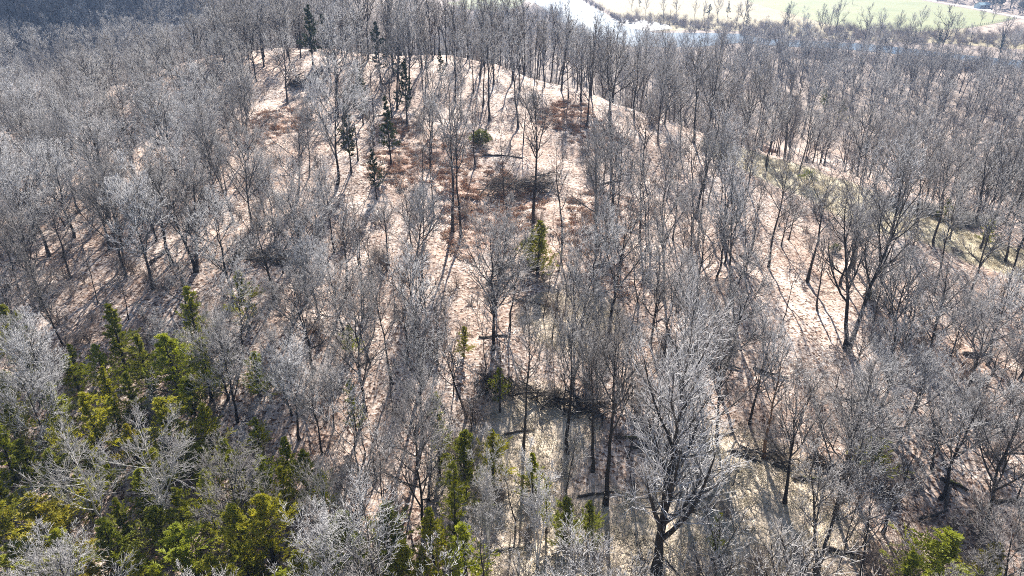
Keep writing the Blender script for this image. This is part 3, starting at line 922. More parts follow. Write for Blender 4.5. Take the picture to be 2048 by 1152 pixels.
# ------------------------------------------------------------------ riverside and field trees, far but each one countable
FAR = {}
for i in range(4):
    FAR['far%d' % i] = hardwood(800 + i, 20, .26, crown0=.28, n1=11, len1=.36, ang1=.7, up1=.7, n2=8, n3=5, n4=3, bend=.15, lean=.06, thick=3.6, far=True)
FAR['far4'] = hardwood(805, 18, .22, crown0=.25, n1=10, len1=.38, n2=7, n3=4, n4=3, pale=True, bend=.2, thick=3.0, far=True)
VAR.update(FAR)
RIVER = [
    (1327, 36, 3, 17, 'thin bare tree beside the gravel bar on the far bank'), (1351, 36, 0, 19, 'bare tree with a dark ivy clump near the gravel bar'),
    (1290, 30, 3, 15, 'slight bare tree at the upper end of the gravel bar'), (1262, 22, 3, 14, 'slight bare tree by the river bend'),
    (1388, 40, 2, 16, 'bare tree between gravel bar and round bushy cedar'), (1405, 44, 1, 17, 'upright bare tree close to the round bushy cedar'),
    (1434, 46, 2, 21, 'bare tree between the two far-bank evergreens'), (1471, 56, 3, 19, 'slim bare tree right by the far-bank oak'.replace('right ', '')),
    (1487, 58, 0, 26, 'stout bare oak-like tree standing alone at the river edge'), (1567, 70, 2, 19, 'dark bare tree of a pair before the dry grass'),
    (1575, 68, 3, 22, 'leaning bare tree of a pair before the dry grass'), (1600, 82, 4, 22, 'white-barked sycamore-like tree on the far bank'),
    (1612, 84, 4, 18, 'second smaller white-barked tree on the far bank'), (1638, 74, 1, 22, 'pale bare tree against the pasture near white-barked trees'),
    (1656, 74, 2, 21, 'leaning grey bare tree against the pasture'), (1671, 73, 3, 24, 'tall leaning slim bare tree against the pasture'),
    (1724, 104, 0, 27, 'large dark bare tree at the water with arching limbs'), (1757, 84, 2, 21, 'grey bare tree on the bank uphill of blue water'),
    (1794, 70, 1, 17, 'faint bare tree at the pasture edge'), (1823, 74, 3, 16, 'faint leaning bare tree at the pasture edge'),
    (1838, 72, 2, 20, 'upright bare tree alone against the pale pasture'), (1877, 124, 0, 31, 'biggest dense dark bare tree of the near river bank'),
    (1822, 118, 1, 20, 'bare tree standing in front of the last blue water'), (1905, 84, 1, 19, 'rounded bare tree at the corner of pasture and bare field'),
    (1525, 92, 2, 18, 'dark bare tree on the near bank below pale water'), (1560, 106, 1, 19, 'bare tree on the near bank across from the leaning pair'),
    (1705, 9, 1, 13, 'lone small bare tree in the middle of the pasture'), (1960, 52, 2, 14, 'small bare tree on the fence line with a dark foot'),
    (1983, 47, 1, 15, 'slightly taller bare tree on the fence line'), (2000, 100, 2, 22, 'bare tree with ivy beside the leaning snag'),
    (1120, 30, 1, 15, 'bare tree on the bank at the white water'), (1046, 18, 0, 19, 'dark bare tree beside the far pasture and white water'),
    (2030, 112, 4, 18, 'pale bare tree at the edge of the bare field'), (1940, 96, 3, 15, 'bare tree below the bare brown field'),
]
for i, (px, py, v, H, label) in enumerate(RIVER):
    p = hit(px, py)
    o = place('far%d' % v, 'riverside_tree', p, i * 1.3, H / VAR['far%d' % v]['H'])
    tag(o, label, 'tree', 'bare trees along the river and fields')
    note(p[0], p[1], 4.0)
for px, py, H, v, w, label in ((1420, 8, 13, 0, 1.5, 'round bushy dark cedar on the far river bank'), (1459, 2, 15, 1, 1.0, 'tall narrow dark cedar on the far river bank'),
                            (1497, 26, 12, 2, 1.3, 'ivy-dark low evergreen below the river-edge oak'), (2010, 72, 14, 1, 1.1, 'dark evergreen behind the leaning snag'),
                            (1280, -4, 9, 0, 1.4, 'bluish evergreen at the far river bend')):
    p = top_spot(px, py, H)
    tag(place('pine%d' % v, 'riverside_evergreen', p, px * .1, H / 14.0 * w, sz=1.0 / w), label, 'evergreen', 'evergreens along the river')

# ------------------------------------------------------------------ the rest of the wood
GAPS = [(1312, 1085, 66, 75), (1560, 332, 70, 25), (1690, 380, 75, 28), (1810, 435, 75, 30), (1965, 485, 95, 34), (622, 70, 26, 45), (758, 95, 24, 50), (808, 170, 24, 50), (775, 250, 30, 55), (882, 135, 22, 30), (1690, 228, 48, 38), (1655, 195, 24, 30), (1080, 480, 34, 45), (570, 150, 75, 62), (535, 240, 38, 62), (1000, 300, 110, 55), (1000, 405, 105, 40), (870, 340, 95, 50), (1150, 255, 65, 50), (1135, 380, 40, 65),
        (1085, 850, 90, 55), (1010, 830, 40, 60), (1500, 1010, 110, 80), (1385, 1085, 55, 55), (1590, 560, 120, 70), (1640, 655, 70, 60), (1610, 345, 95, 38),
        (1900, 475, 130, 42), (1050, 660, 60, 55), (935, 480, 50, 50), (1080, 165, 130, 26), (330, 460, 45, 40), (690, 330, 40, 40), (760, 350, 60, 40), (1250, 470, 60, 60), (940, 200, 60, 40)]
GAPS = [(a, b, c * 1.12, d * 1.12) for a, b, c, d in GAPS]
dn = np.array(sorted(DN), float)
def river_side(px, py):
    """True on the near side of the river as seen, where the valley wood stands"""
    lim = np.interp(px, dn[:, 0], dn[:, 1])
    return py > lim + 30
def zone(px, py, d):
    if d > 300 and px < 700:
        return [('far', 1)], 6.5, (14, 20)
    if px < 430 and d > 150:
        return [('bushy', 6), ('vase', 3), ('thin', 1)], 4.6, (8, 12.5)
    if px < 640 and py < 620:
        return [('bushy', 6), ('vase', 2), ('slim', 1), ('thin', 1)], 4.4, (12, 16.5)
    if px < 720 and py >= 620:
        return [('bushy', 5), ('thin', 3), ('slim', 1)], 4.4, (8, 12.5)
    if py < 300 and px > 1200:
        return [('vase', 6), ('slim', 2), ('bushy', 2)], 6.6, (13, 22)
    if py < 260:
        return [('slim', 5), ('open', 4), ('vase', 3), ('thin', 1)], 4.8, (13, 21)
    if px < 1260 and py < 620:
        return [('slim', 3), ('open', 5), ('bushy', 3), ('thin', 4), ('vase', 1)], 4.6, (10, 20)
    if px < 1260:
        return [('slim', 2), ('open', 5), ('bushy', 3), ('thin', 5)], 3.8, (9, 17)
    if py > 650:
        return [('bushy', 4), ('open', 4), ('thin', 4), ('vase', 3)], 5.2, (8, 16.5)
    return [('vase', 4), ('open', 5), ('slim', 2), ('thin', 4), ('bushy', 2)], 5.0, (10, 20)
cellmap = {}
def clear_of(x, y, r):
    cx, cy = int(x // 8), int(y // 8)
    for i in range(cx - 1, cx + 2):
        for j in range(cy - 1, cy + 2):
            for a, b, q in cellmap.get((i, j), ()):
                if (a - x) ** 2 + (b - y) ** 2 < ((r + q) * .5) ** 2:
                    return False
    return True
def mark(x, y, r):
    cellmap.setdefault((int(x // 8), int(y // 8)), []).append((x, y, r))
for x, y, r in PLACED:
    mark(x, y, r)
R1 = random.Random(3)
cand = []
yy = 34.0
while yy < 660:
    st = 1.9 if yy < 130 else 2.6 if yy < 260 else 4.0
    half = .80 * yy + 22
    xx = -half
    while xx < half:
        cand.append((xx + R1.uniform(-st, st) * .5, yy + R1.uniform(-st, st) * .5))
        xx += st
    yy += st
R1.shuffle(cand)
ca = np.array(cand)
cz = ground_z(ca[:, 0], ca[:, 1])
bx, by, _ = project(ca[:, 0], ca[:, 1], cz)
vis = visible(ca[:, 0], ca[:, 1], cz + 16)
RAND = []
for k in range(len(ca)):
    x, y = ca[k]
    z = float(cz[k])
    px, py = float(bx[k]), float(by[k])
    if not vis[k] or py < -60:
        continue
    if z < .6 and y > 200:
        if not river_side(px, py):
            continue
    if y > 380 and px > 700 and z > .6:
        continue
    kinds, sp, (h0, h1) = zone(px, py, y)
    sp *= 1.14 if (px < 640 and py < 760) else .87 if py > 430 else 1.32 if px > 1200 else 1.22
    if not clear_of(x, y, sp * R1.uniform(.75, 1.3)):
        continue
    H = R1.uniform(h0, h1)
    qx, qy, _ = project(x, y, z + .66 * H)
    ux, uy, _ = project(x, y, z + .33 * H)
    tx, ty, _ = project(x, y, z + .92 * H)
    if any((((qx - a) / c) ** 2 + ((qy - b) / e) ** 2 < 1 or ((ux - a) / c) ** 2 + ((uy - b) / e) ** 2 < .6 or ((tx - a) / c) ** 2 + ((ty - b) / e) ** 2 < .7) and R1.random() < .97 for a, b, c, e in GAPS if y < 212 or c > 60):
        continue
    t = R1.random() * sum(w for _, w in kinds)
    for nm, w in kinds:
        t -= w
        if t <= 0:
            break
    if nm == 'far':
        v = 'far%d' % R1.randrange(4)
    else:
        v = nm + str(R1.randrange({'slim': 5, 'vase': 4, 'bushy': 4, 'thin': 4, 'open': 5}[nm]))
    if nm == 'thin':
        H *= .8
    mark(x, y, sp)
    RAND.append((x, y, z, v, nm, H, R1.uniform(0, 6.28), (R1.gauss(0, .065), R1.gauss(0, .065)), float(qx), float(qy)))
print('random trees', len(RAND))
inside = lambda a, b: -30 < a < 2078 and -20 < b < 1180
RAND.sort(key=lambda r: -(r[5] / r[1]) if inside(r[8], r[9]) else 9)
N_SINGLE = 300 - len(HERO)
FORM = {'slim': 'straight slender', 'vase': 'fan-crowned', 'bushy': 'round bushy', 'thin': 'thin pole-like', 'open': 'sparse open-topped', 'far': 'far'}
for r in RAND[:N_SINGLE]:
    o = place(r[3], 'bare_tree', (r[0], r[1], r[2]), r[6], r[5] / VAR[r[3]]['H'] * (.8 + .45 * (r[6] * 7.3 % 1)), r[7], 1 / (.8 + .45 * (r[6] * 7.3 % 1)))
    THINGS.append((o, FORM[r[4]], r[8], r[9], 'tree', 'bare hardwood trees of the slope'))
REST = RAND[N_SINGLE:]

# ------------------------------------------------------------------ what nobody could count: the wood behind, brush, leaves (geometry nodes)
def scatter(name, pts, protos, parent_kind='stuff'):
    """pts: list of (x, y, z, index, rotation(3), scale(3)); protos: meshes"""
    col = bpy.data.collections.new(name + '_kinds')
    for i, me in enumerate(protos):
        col.objects.link(bpy.data.objects.new('%s_kind_%02d' % (name, i), me))
    me = bpy.data.meshes.new(name)
    me.vertices.add(len(pts))
    me.vertices.foreach_set('co', np.array([p[:3] for p in pts], np.float32).ravel())
    a = me.attributes.new('pick', 'INT', 'POINT')
    a.data.foreach_set('value', np.array([p[3] for p in pts], np.int32))
    a = me.attributes.new('turn', 'FLOAT_VECTOR', 'POINT')
    a.data.foreach_set('vector', np.array([p[4] for p in pts], np.float32).ravel())
    a = me.attributes.new('size', 'FLOAT_VECTOR', 'POINT')
    a.data.foreach_set('vector', np.array([p[5] for p in pts], np.float32).ravel())
    ng = bpy.data.node_groups.new(name + '_nodes', 'GeometryNodeTree')
    ng.interface.new_socket('Geometry', in_out='INPUT', socket_type='NodeSocketGeometry')
    ng.interface.new_socket('Geometry', in_out='OUTPUT', socket_type='NodeSocketGeometry')
    gi, go = ng.nodes.new('NodeGroupInput'), ng.nodes.new('NodeGroupOutput')
    ci = ng.nodes.new('GeometryNodeCollectionInfo')
    ci.inputs['Collection'].default_value = col
    ci.inputs['Separate Children'].default_value = True
    ci.inputs['Reset Children'].default_value = True
    ip = ng.nodes.new('GeometryNodeInstanceOnPoints')
    ip.inputs['Pick Instance'].default_value = True
    def named(n, t):
        q = ng.nodes.new('GeometryNodeInputNamedAttribute')
        q.data_type = t
        q.inputs['Name'].default_value = n
        return q.outputs['Attribute']
    L = ng.links
    L.new(gi.outputs[0], ip.inputs['Points'])
    L.new(ci.outputs[0], ip.inputs['Instance'])
    L.new(named('pick', 'INT'), ip.inputs['Instance Index'])
    er = ng.nodes.new('FunctionNodeEulerToRotation')
    L.new(named('turn', 'FLOAT_VECTOR'), er.inputs[0])
    L.new(er.outputs[0], ip.inputs['Rotation'])
    L.new(named('size', 'FLOAT_VECTOR'), ip.inputs['Scale'])
    L.new(ip.outputs[0], go.inputs[0])
    o = bpy.data.objects.new(name, me)
    o['kind'] = 'stuff'
    C.objects.link(o)
    md = o.modifiers.new('scatter', 'NODES')
    md.node_group = ng
    return o
def merged(v):
    """trunk and crown of one kind as a single mesh for the scattered wood"""
    me = bpy.data.meshes.new('wood_kind')
    A, B = v['trunk'], v['crown']
    def arr(m):
        co = np.empty(len(m.vertices) * 3, np.float32)
        m.vertices.foreach_get('co', co)
        lv = np.empty(len(m.loops), np.int32)
        m.loops.foreach_get('vertex_index', lv)
        ls = np.empty(len(m.polygons), np.int32)
        m.polygons.foreach_get('loop_start', ls)
        mi = np.empty(len(m.polygons), np.int32)
        m.polygons.foreach_get('material_index', mi)
        return co, lv, ls, mi
    a, b = arr(A), arr(B)
    me.vertices.add((len(a[0]) + len(b[0])) // 3)
    me.vertices.foreach_set('co', np.concatenate([a[0], b[0]]))
    me.loops.add(len(a[1]) + len(b[1]))
    me.loops.foreach_set('vertex_index', np.concatenate([a[1], b[1] + len(a[0]) // 3]))
    me.polygons.add(len(a[2]) + len(b[2]))
    me.polygons.foreach_set('loop_start', np.concatenate([a[2], b[2] + len(a[1])]))
    me.polygons.foreach_set('material_index', np.concatenate([a[3], b[3] + 1]))
    me.polygons.foreach_set('use_smooth', np.ones(len(a[2]) + len(b[2]), bool))
    me.update(calc_edges=True)
    for m in (A.materials[0], B.materials[0], B.materials[1]):
        me.materials.append(m)
    return me
BACK = {}
for i in range(3):
    BACK['bslim%d' % i] = hardwood(900 + i, 19, .20, crown0=.45, n1=11, len1=.28, ang1=.65, up1=.7, n2=7, n3=5, n4=3, thick=2.6, bend=.11, far=True)
for i in range(3):
    BACK['bbushy%d' % i] = hardwood(920 + i, 15, .17, crown0=.25, n1=13, len1=.42, ang1=.85, up1=.55, n2=8, n3=5, n4=3, thick=2.6, bend=.14, far=True)
for i in range(2):
    BACK['bvase%d' % i] = hardwood(940 + i, 18, .24, crown0=.30, n1=12, len1=.40, ang1=.75, up1=.7, n2=8, n3=5, n4=3, thick=2.6, bend=.12, far=True)
names = sorted(BACK)
pts = []
R2 = random.Random(5)
for x, y, z, v, nm, H, rz, tl, qx, qy in REST:
    want = {'slim': 'bslim', 'thin': 'bslim', 'open': 'bslim', 'bushy': 'bbushy', 'vase': 'bvase', 'far': 'bbushy'}[nm]
    opts = [i for i, n in enumerate(names) if n.startswith(want)]
    i = R2.choice(opts)
    s = H / BACK[names[i]]['H']
    sx = s * (.8 if nm == 'thin' else 1)
    pts.append((x, y, z, i, (tl[0], tl[1], rz), (sx, sx, s)))
# the shaded hillside beyond the hollow and the wood beyond the track
for _ in range(5200):
    x, y = R2.uniform(-520, -60), R2.uniform(285, 640)
    z = float(ground_z(x, y))
    px, py, f = project(x, y, z)
    if z < 1 or not (-250 < px < 720) or py < -420:
        continue
    i = R2.randrange(len(names))
    if not clear_of(x, y, 7.4):
        continue
    mark(x, y, 7.4)
    s = R2.uniform(14, 21) / BACK[names[i]]['H']
    pts.append((x, y, z, i, (R2.gauss(0, .04), R2.gauss(0, .04), R2.uniform(0, 6.28)), (s, s, s)))
edge = [vp(*p) for p in ((1650, -62), (1740, -36), (1860, -12), (1960, 6), (2034, 21), (2120, 38), (2300, 70))]
nE = 0
_b = hit(1963, 17)
for _dx, _dy in ((0, 0), (-6, 2), (6, -2), (-4, -8), (3, -9)):
    mark(_b[0] + _dx, _b[1] + _dy, 9.0)
for _ in range(14000):
    x, y = R2.uniform(380, 800), R2.uniform(480, 1500)
    z = float(ground_z(x, y))
    px, py, f = project(x, y, z)
    lim = np.interp(float(px), [1650, 1740, 1860, 1960, 2034, 2120, 2300], [-51, -25, -2, 16, 31, 48, 80])
    if float(py) > lim or x < 380 or not (1640 < px < 2350) or py < -160 or not clear_of(x, y, 5.2):
        continue
    mark(x, y, 5.2)
    i = R2.randrange(len(names) + 5)
    s = R2.uniform(13, 20) / (BACK[names[i]]['H'] if i < len(names) else 14)
    i = min(i, len(names))
    pts.append((x, y, float(ground_z(x, y)), i, (0, 0, R2.uniform(0, 6.28)), (s * 1.2, s * 1.2, s)))
    nE += 1

print('wood points', len(pts), 'edge', nE, len(REST))
scatter('bare_woodland', pts, [merged(BACK[n]) for n in names] + [merged(VAR['pine1'])])

SHR = [shrub(30 + i, 2.2 + .3 * i, stems=9 + i, spread=.55) for i in range(5)]
SHR.append(shrub(40, 1.6, stems=16, spread=.9))
pts = []
for _ in range(6000):
    y = 36 + 400 * R2.random() ** 1.6
    x = R2.uniform(-.8 * y - 15, .8 * y + 15)
    z = float(ground_z(x, y))
    px, py, _f = project(x, y, z + 1)
    px, py = float(px), float(py)
    if py < 30 or (z < .6 and not river_side(px, py)):
        continue
    keep = .16
    if px < 700 and py < 720:
        keep = .55
    if px > 1300 and py < 300:
        keep = .8
    if px > 1500 and py > 600:
        keep = .42
    if 700 < px < 1250 and 430 < py < 760:
        keep = .42
    if any(((px - a) / c) ** 2 + ((py - b) / e) ** 2 < 1.1 for a, b, c, e in GAPS):
        keep *= .1
    if R2.random() > keep:
        continue
    s = R2.uniform(.5, 1.35)
    pts.append((x, y, z - .05, R2.randrange(6), (0, 0, R2.uniform(0, 6.28)), (s * 1.15, s * 1.15, s)))
# brush along the river banks
for (x0, y0), (x1, y1), n, w in (((1480, 64), (2060, 86), 420, 9), ((1240, 40), (1480, 62), 140, 6), ((1560, 112), (2060, 148), 160, 4), ((1165, 0), (1240, 42), 40, 2)):
    for _ in range(n):
        t = R2.random()
        p = hit(x0 + (x1 - x0) * t, y0 + (y1 - y0) * t + R2.gauss(0, w))
        s = R2.uniform(1.0, 2.2)
        pts.append((p[0], p[1], p[2], R2.randrange(6), (0, 0, R2.uniform(0, 6.28)), (s * 1.5, s * 1.5, s)))
print('brush', len(pts))
scatter('undergrowth', pts, SHR)
#__PART3__
# ------------------------------------------------------------------ fallen twigs and branches lying all over the leaves
def stick_patch(seed, n=26, size=2.6):
    g = np.random.default_rng(seed)
    a = g.uniform(0, 6.28, n)
    d = np.stack([np.cos(a), np.sin(a), g.normal(0, .05, n)], -1)
    o = np.concatenate([g.normal(0, size * .5, (n, 2)), g.uniform(.04, .12, (n, 1))], 1)
    ln = g.uniform(.5, 2.0, n)[:, None]
    Q = np.stack([o - d * ln * .5, o + g.normal(0, .04, (n, 3)) + np.array([0, 0, .03]), o + d * ln * .5], 1)
    r = g.uniform(.012, .03, n)
    K = Geo()
    K.tubes(Q, np.stack([r, r * .8, r * .3], 1), 4, 0)
    return K.mesh('stick_patch', [M_DEADWOOD if seed % 2 else M_BRUSH])
pts = []
for _ in range(1900):
    y = 38 + 180 * R2.random() ** 1.4
    x = R2.uniform(-.78 * y - 10, .78 * y + 10)
    pts.append((x, y, float(ground_z(x, y)), R2.randrange(4), (0, 0, R2.uniform(0, 6.28)), (1, 1, 1)))
scatter('fallen_twigs', pts, [stick_patch(k) for k in range(4)])

# ------------------------------------------------------------------ withered rusty fern tufts on the banks
M_FERN = wood_mat('withered_fern', [(0, (.27, .125, .065)), (.5, (.46, .26, .15)), (1, (.62, .45, .33))], [(0, (.36, .19, .11)), (1, (.66, .50, .38))], scale=2.0)
def fern_tuft(seed, n=34):
    g = np.random.default_rng(seed)
    a = g.uniform(0, 6.28, n)
    d = np.stack([np.cos(a), np.sin(a), g.uniform(.2, 1.2, n)], -1)
    ln = g.uniform(.35, .95, n)[:, None]
    o = np.concatenate([g.normal(0, .25, (n, 2)), np.zeros((n, 1))], 1)
    m = o + unit(d) * ln * .6
    e = m + unit(d * np.array([1, 1, -.6])) * ln * .55
    K = Geo()
    K.tubes(np.stack([o, m, e], 1), np.stack([np.full(n, .02), np.full(n, .05), np.zeros(n)], 1), 3, 0)
    return K.mesh('fern_tuft', [M_FERN], smooth=False)
pts = []
fx, fy = np.nonzero(RUST > .25)
RF = random.Random(9)
for _ in range(1100):
    k = RF.randrange(len(fx))
    x = GX[fy[k]] + RF.uniform(-.8, .8)
    y = GY[fx[k]] + RF.uniform(-.8, .8)
    s = RF.uniform(.6, 1.5)
    pts.append((x, y, float(ground_z(x, y)) - .03, RF.randrange(4), (0, 0, RF.uniform(0, 6.28)), (s, s, s)))
scatter('withered_ferns', pts, [fern_tuft(k) for k in range(4)])

# ------------------------------------------------------------------ fallen logs
def log_thing(px0, py0, px1, py1, r, label, mat=None, stubs=3, moss=False, seed=0):
    g = np.random.default_rng(seed + 50)
    a, b = hit(px0, py0), hit(px1, py1)
    e = bpy.data.objects.new('fallen_log', None)
    C.objects.link(e)
    e.location = a
    tag(e, label, 'log', 'fallen logs')
    d = b - a
    L = np.linalg.norm(d)
    n = 9
    P = np.array([a + d * t for t in np.linspace(0, 1, n)])
    P[:, 2] = ground_z(P[:, 0], P[:, 1]) * .6 + P[:, 2] * .4 + r * .75
    P[1:-1] += g.normal(0, r * .25, (n - 2, 3))
    P = P - a
    R = r * np.linspace(1, .6, n) * g.uniform(.92, 1.08, n)
    G = Geo()
    G.tubes(P[None], R[None], 10, 0, tip=False)
    def add(nm, G, mats):
        o = bpy.data.objects.new(nm, G.mesh(nm, mats))
        C.objects.link(o)
        o.parent = e
        return o
    add('stem', G, [mat or M_DEADWOOD])
    for end, q in ((0, 0), (1, n - 1)):
        K = Geo()
        t = unit((P[1] - P[0]) if end == 0 else (P[-1] - P[-2]))
        s = -1 if end == 0 else 1
        K.tubes(np.array([[P[q] - t * s * .03, P[q] + t * s * .02, P[q] + t * s * (.05 + R[q] * .25)]]), np.array([[R[q] * .97, R[q] * .8, .01]]), 10, 0)
        add('broken_end', K, [M_PALE])
    for k in range(stubs):
        i = int(g.integers(2, n - 1))
        dr = unit(np.array([g.normal(0, .6), g.normal(0, .6), abs(g.normal(.6, .3))]) + .3 * d / L)
        ln = g.uniform(.8, 2.4)
        K = Geo()
        K.tubes(np.array([[P[i], P[i] + dr * ln * .5 + g.normal(0, .06, 3), P[i] + dr * ln]]), np.array([[r * .3, r * .2, .02]]), 5, 0)
        add('branch_stub', K, [mat or M_DEADWOOD])
    if moss:
        K = Geo()
        K.tubes(P[None, 2:7] + np.array([0, 0, r * .18]), R[None, 2:7] * .9, 9, 0, tip=False)
        add('moss', K, [M_MOSS])
    return e
M_MOSS, _nt, _b = new_mat('moss')
_b.inputs['Roughness'].default_value = .95
_tc = node(_nt, 'ShaderNodeTexCoord')
_nt.links.new(ramp(_nt, noise(_nt, 6, 4, .7, _tc.outputs['Object']), [(.35, (.05, .05, .02)), (.65, (.14, .14, .035))]), _b.inputs['Base Color'])
LOGS = [
    (1462, 908, 1522, 928, .30, 'dark log sloping down to the brown-trunked tree', 2, False),
    (1545, 932, 1582, 946, .28, 'dark log piece between the brown-trunked tree and the mossy log', 1, False),
    (1584, 960, 1664, 966, .27, 'mossy level log below the brown-trunked tree', 2, True),
    (1925, 710, 1985, 713, .26, 'grey barkless log lying level beside reddish thicket', 1, False),
    (1350, 700, 1480, 742, .24, 'long thin log angled down the slope behind the giant spreading tree', 3, False),
    (958, 678, 1015, 674, .16, 'thin dark fallen stem above the sunlit pole trunks', 2, False),
    (760, 172, 790, 162, .22, 'pale fallen stem below the crest pines', 1, False),
    (745, 236, 775, 228, .2, 'dark fallen stem beside the light green pine', 1, False),
    (1198, 372, 1245, 362, .2, 'grey leaning dead stem on the pale slope', 1, False),
    (965, 312, 1045, 318, .2, 'long pale fallen stem above the tangled brush heap', 3, False),
    (1880, 960, 1935, 985, .26, 'yellow-edged log in the shadowed thicket', 2, True),
    (1905, 500, 1925, 508, .35, 'short thick stub of log below the frosty brush patch', 0, False),
    (330, 505, 300, 530, .3, 'dark fallen trunk beside the leaning trees', 2, False),
    (1230, 880, 1310, 886, .18, 'pale crooked fallen limb near the giant spreading tree', 2, True),
    (630, 1088, 700, 1062, .15, 'white crooked fallen limb over the lower cedars', 2, False),
]
for i, (a, b, c, d, r, label, st, ms) in enumerate(LOGS):
    log_thing(a, b, c, d, r, label, stubs=st, moss=ms, seed=i)

RL = random.Random(31)
nl = 0
while nl < 22:
    px, py = RL.uniform(760, 2040), RL.uniform(430, 1120)
    if px < 1150 and py < 560:
        continue
    a = RL.uniform(-.5, .5) + (0 if RL.random() < .7 else 1.2)
    ln = RL.uniform(40, 110)
    o = log_thing(px, py, px + ln * math.cos(a), py + ln * .6 * math.sin(a), RL.uniform(.12, .26), 'log', stubs=RL.randrange(1, 4), seed=200 + nl)
    THINGS.append((o, 'weathered', px, py, 'log', 'fallen logs'))
    nl += 1
# matted dead grass on the pale openings
M_STRAW = wood_mat('dead_grass', [(0, (.44, .36, .23)), (1, (.64, .56, .41))], [(0, (.50, .42, .29)), (1, (.70, .63, .49))], scale=2.0)
def grass_tuft(seed, n=30):
    g = np.random.default_rng(seed + 77)
    a = g.uniform(0, 6.28, n)
    d = np.stack([np.cos(a), np.sin(a), g.uniform(.3, 1.6, n)], -1)
    ln = g.uniform(.2, .55, n)[:, None]
    o = np.concatenate([g.normal(0, .4, (n, 2)), np.zeros((n, 1))], 1)
    m = o + unit(d) * ln * .6
    e = m + unit(d * np.array([1, 1, -.2])) * ln * .5
    K = Geo()
    K.tubes(np.stack([o, m, e], 1), np.stack([np.full(n, .022), np.full(n, .018), np.zeros(n)], 1), 3, 0)
    return K.mesh('grass_tuft', [M_STRAW], smooth=False)
pts = []
fx, fy = np.nonzero((CREAM > .45) | ((GRASS > .5) & (YY < 260)))
for _ in range(3200):
    k = RF.randrange(len(fx))
    x = GX[fy[k]] + RF.uniform(-.8, .8)
    y = GY[fx[k]] + RF.uniform(-.8, .8)
    s = RF.uniform(.5, 1.5)
    pts.append((x, y, float(ground_z(x, y)) - .03, RF.randrange(4), (0, 0, RF.uniform(0, 6.28)), (s, s, s)))
scatter('dead_grass', pts, [grass_tuft(k) for k in range(4)])

# ------------------------------------------------------------------ brush heaps: every branch a part, the fine twigs joined
def brush_heap(pix, length, width, height, az, label, seed, n=34, fine=500, mats=None):
    g = np.random.default_rng(seed)
    p = hit(*pix)
    e = bpy.data.objects.new('brush_heap', None)
    C.objects.link(e)
    e.location = p
    tag(e, label, 'brush heap')
    ux = np.array([math.cos(az), math.sin(az), 0])
    uy = np.array([-math.sin(az), math.cos(az), 0])
    def sp(q):
        q = q + p
        return float(ground_z(q[0], q[1])) - p[2]
    allP = []
    for k in range(n):
        u, v = g.uniform(-.5, .5) * length, g.normal(0, .22) * width
        o = ux * u + uy * v
        o[2] = sp(o) + g.uniform(.05, height) * max(0, 1 - abs(v) / width)
        a = az + g.normal(0, .6)
        d = np.array([math.cos(a), math.sin(a), g.normal(.12, .25)])
        ln = g.uniform(.18, .4) * length
        Q = np.array([o - d * ln * .5, o - d * ln * .2 + g.normal(0, .1, 3), o + d * ln * .2 + g.normal(0, .15, 3), o + d * ln * .5])
        for q in Q:
            q[2] = max(q[2], sp(q) + .03)
        r = g.uniform(.05, .16)
        G = Geo()
        G.tubes(Q[None], np.array([[r, r * .85, r * .6, r * .2]]), 6, 0)
        o_ = bpy.data.objects.new('branch', G.mesh('branch', [M_DEADWOOD if k % 4 else M_LIMB]))
        C.objects.link(o_)
        o_.parent = e
        allP.append(Q)
    P = np.array(allP)
    R = np.full(P.shape[:2], .05)
    P3, R3 = grow(g, P, R, max(3, fine // n), .05, 1, .9, .42, 4, .45, .18, .6, .008, end=True)
    K = Geo()
    K.tubes(P3, R3, 3, 0)
    P4, R4 = grow(g, P3, R3, 5, .1, 1, .8, .5, 3, .2, .2, .8, .006, end=True)
    K.tubes(P4, R4, 3, 0)
    t = bpy.data.objects.new('twig_tangle', K.mesh('twig_tangle', [M_DEADWOOD]))
    t['kind'] = 'stuff'
    C.objects.link(t)
    t.parent = e
    return e
brush_heap((1045, 385), 17, 6, 2.6, .55, 'big tangled brush heap with dark hollow on the bright mid slope', 1, 46, 700)
brush_heap((1085, 800), 15, 2.6, 1.6, -.25, 'long low row of dark brush across the sunlit leaf floor', 2, 46, 600)
brush_heap((615, 165), 10, 4.5, 2.6, .7, 'dark twig mound with deep shadow on the bare crest opening', 3, 36, 700)
brush_heap((1005, 560), 8, 4, 2.0, 1.1, 'grey twig heap below the veiled olive cedar', 4, 26, 400)
brush_heap((1610, 935), 12, 2.5, 1.2, -.2, 'low dark brush line behind the mossy log', 5, 26, 350)
brush_heap((530, 520), 10, 3.5, 1.8, .1, 'shadowed brush heap uphill of the lone yellow-green cedar', 6, 30, 400)

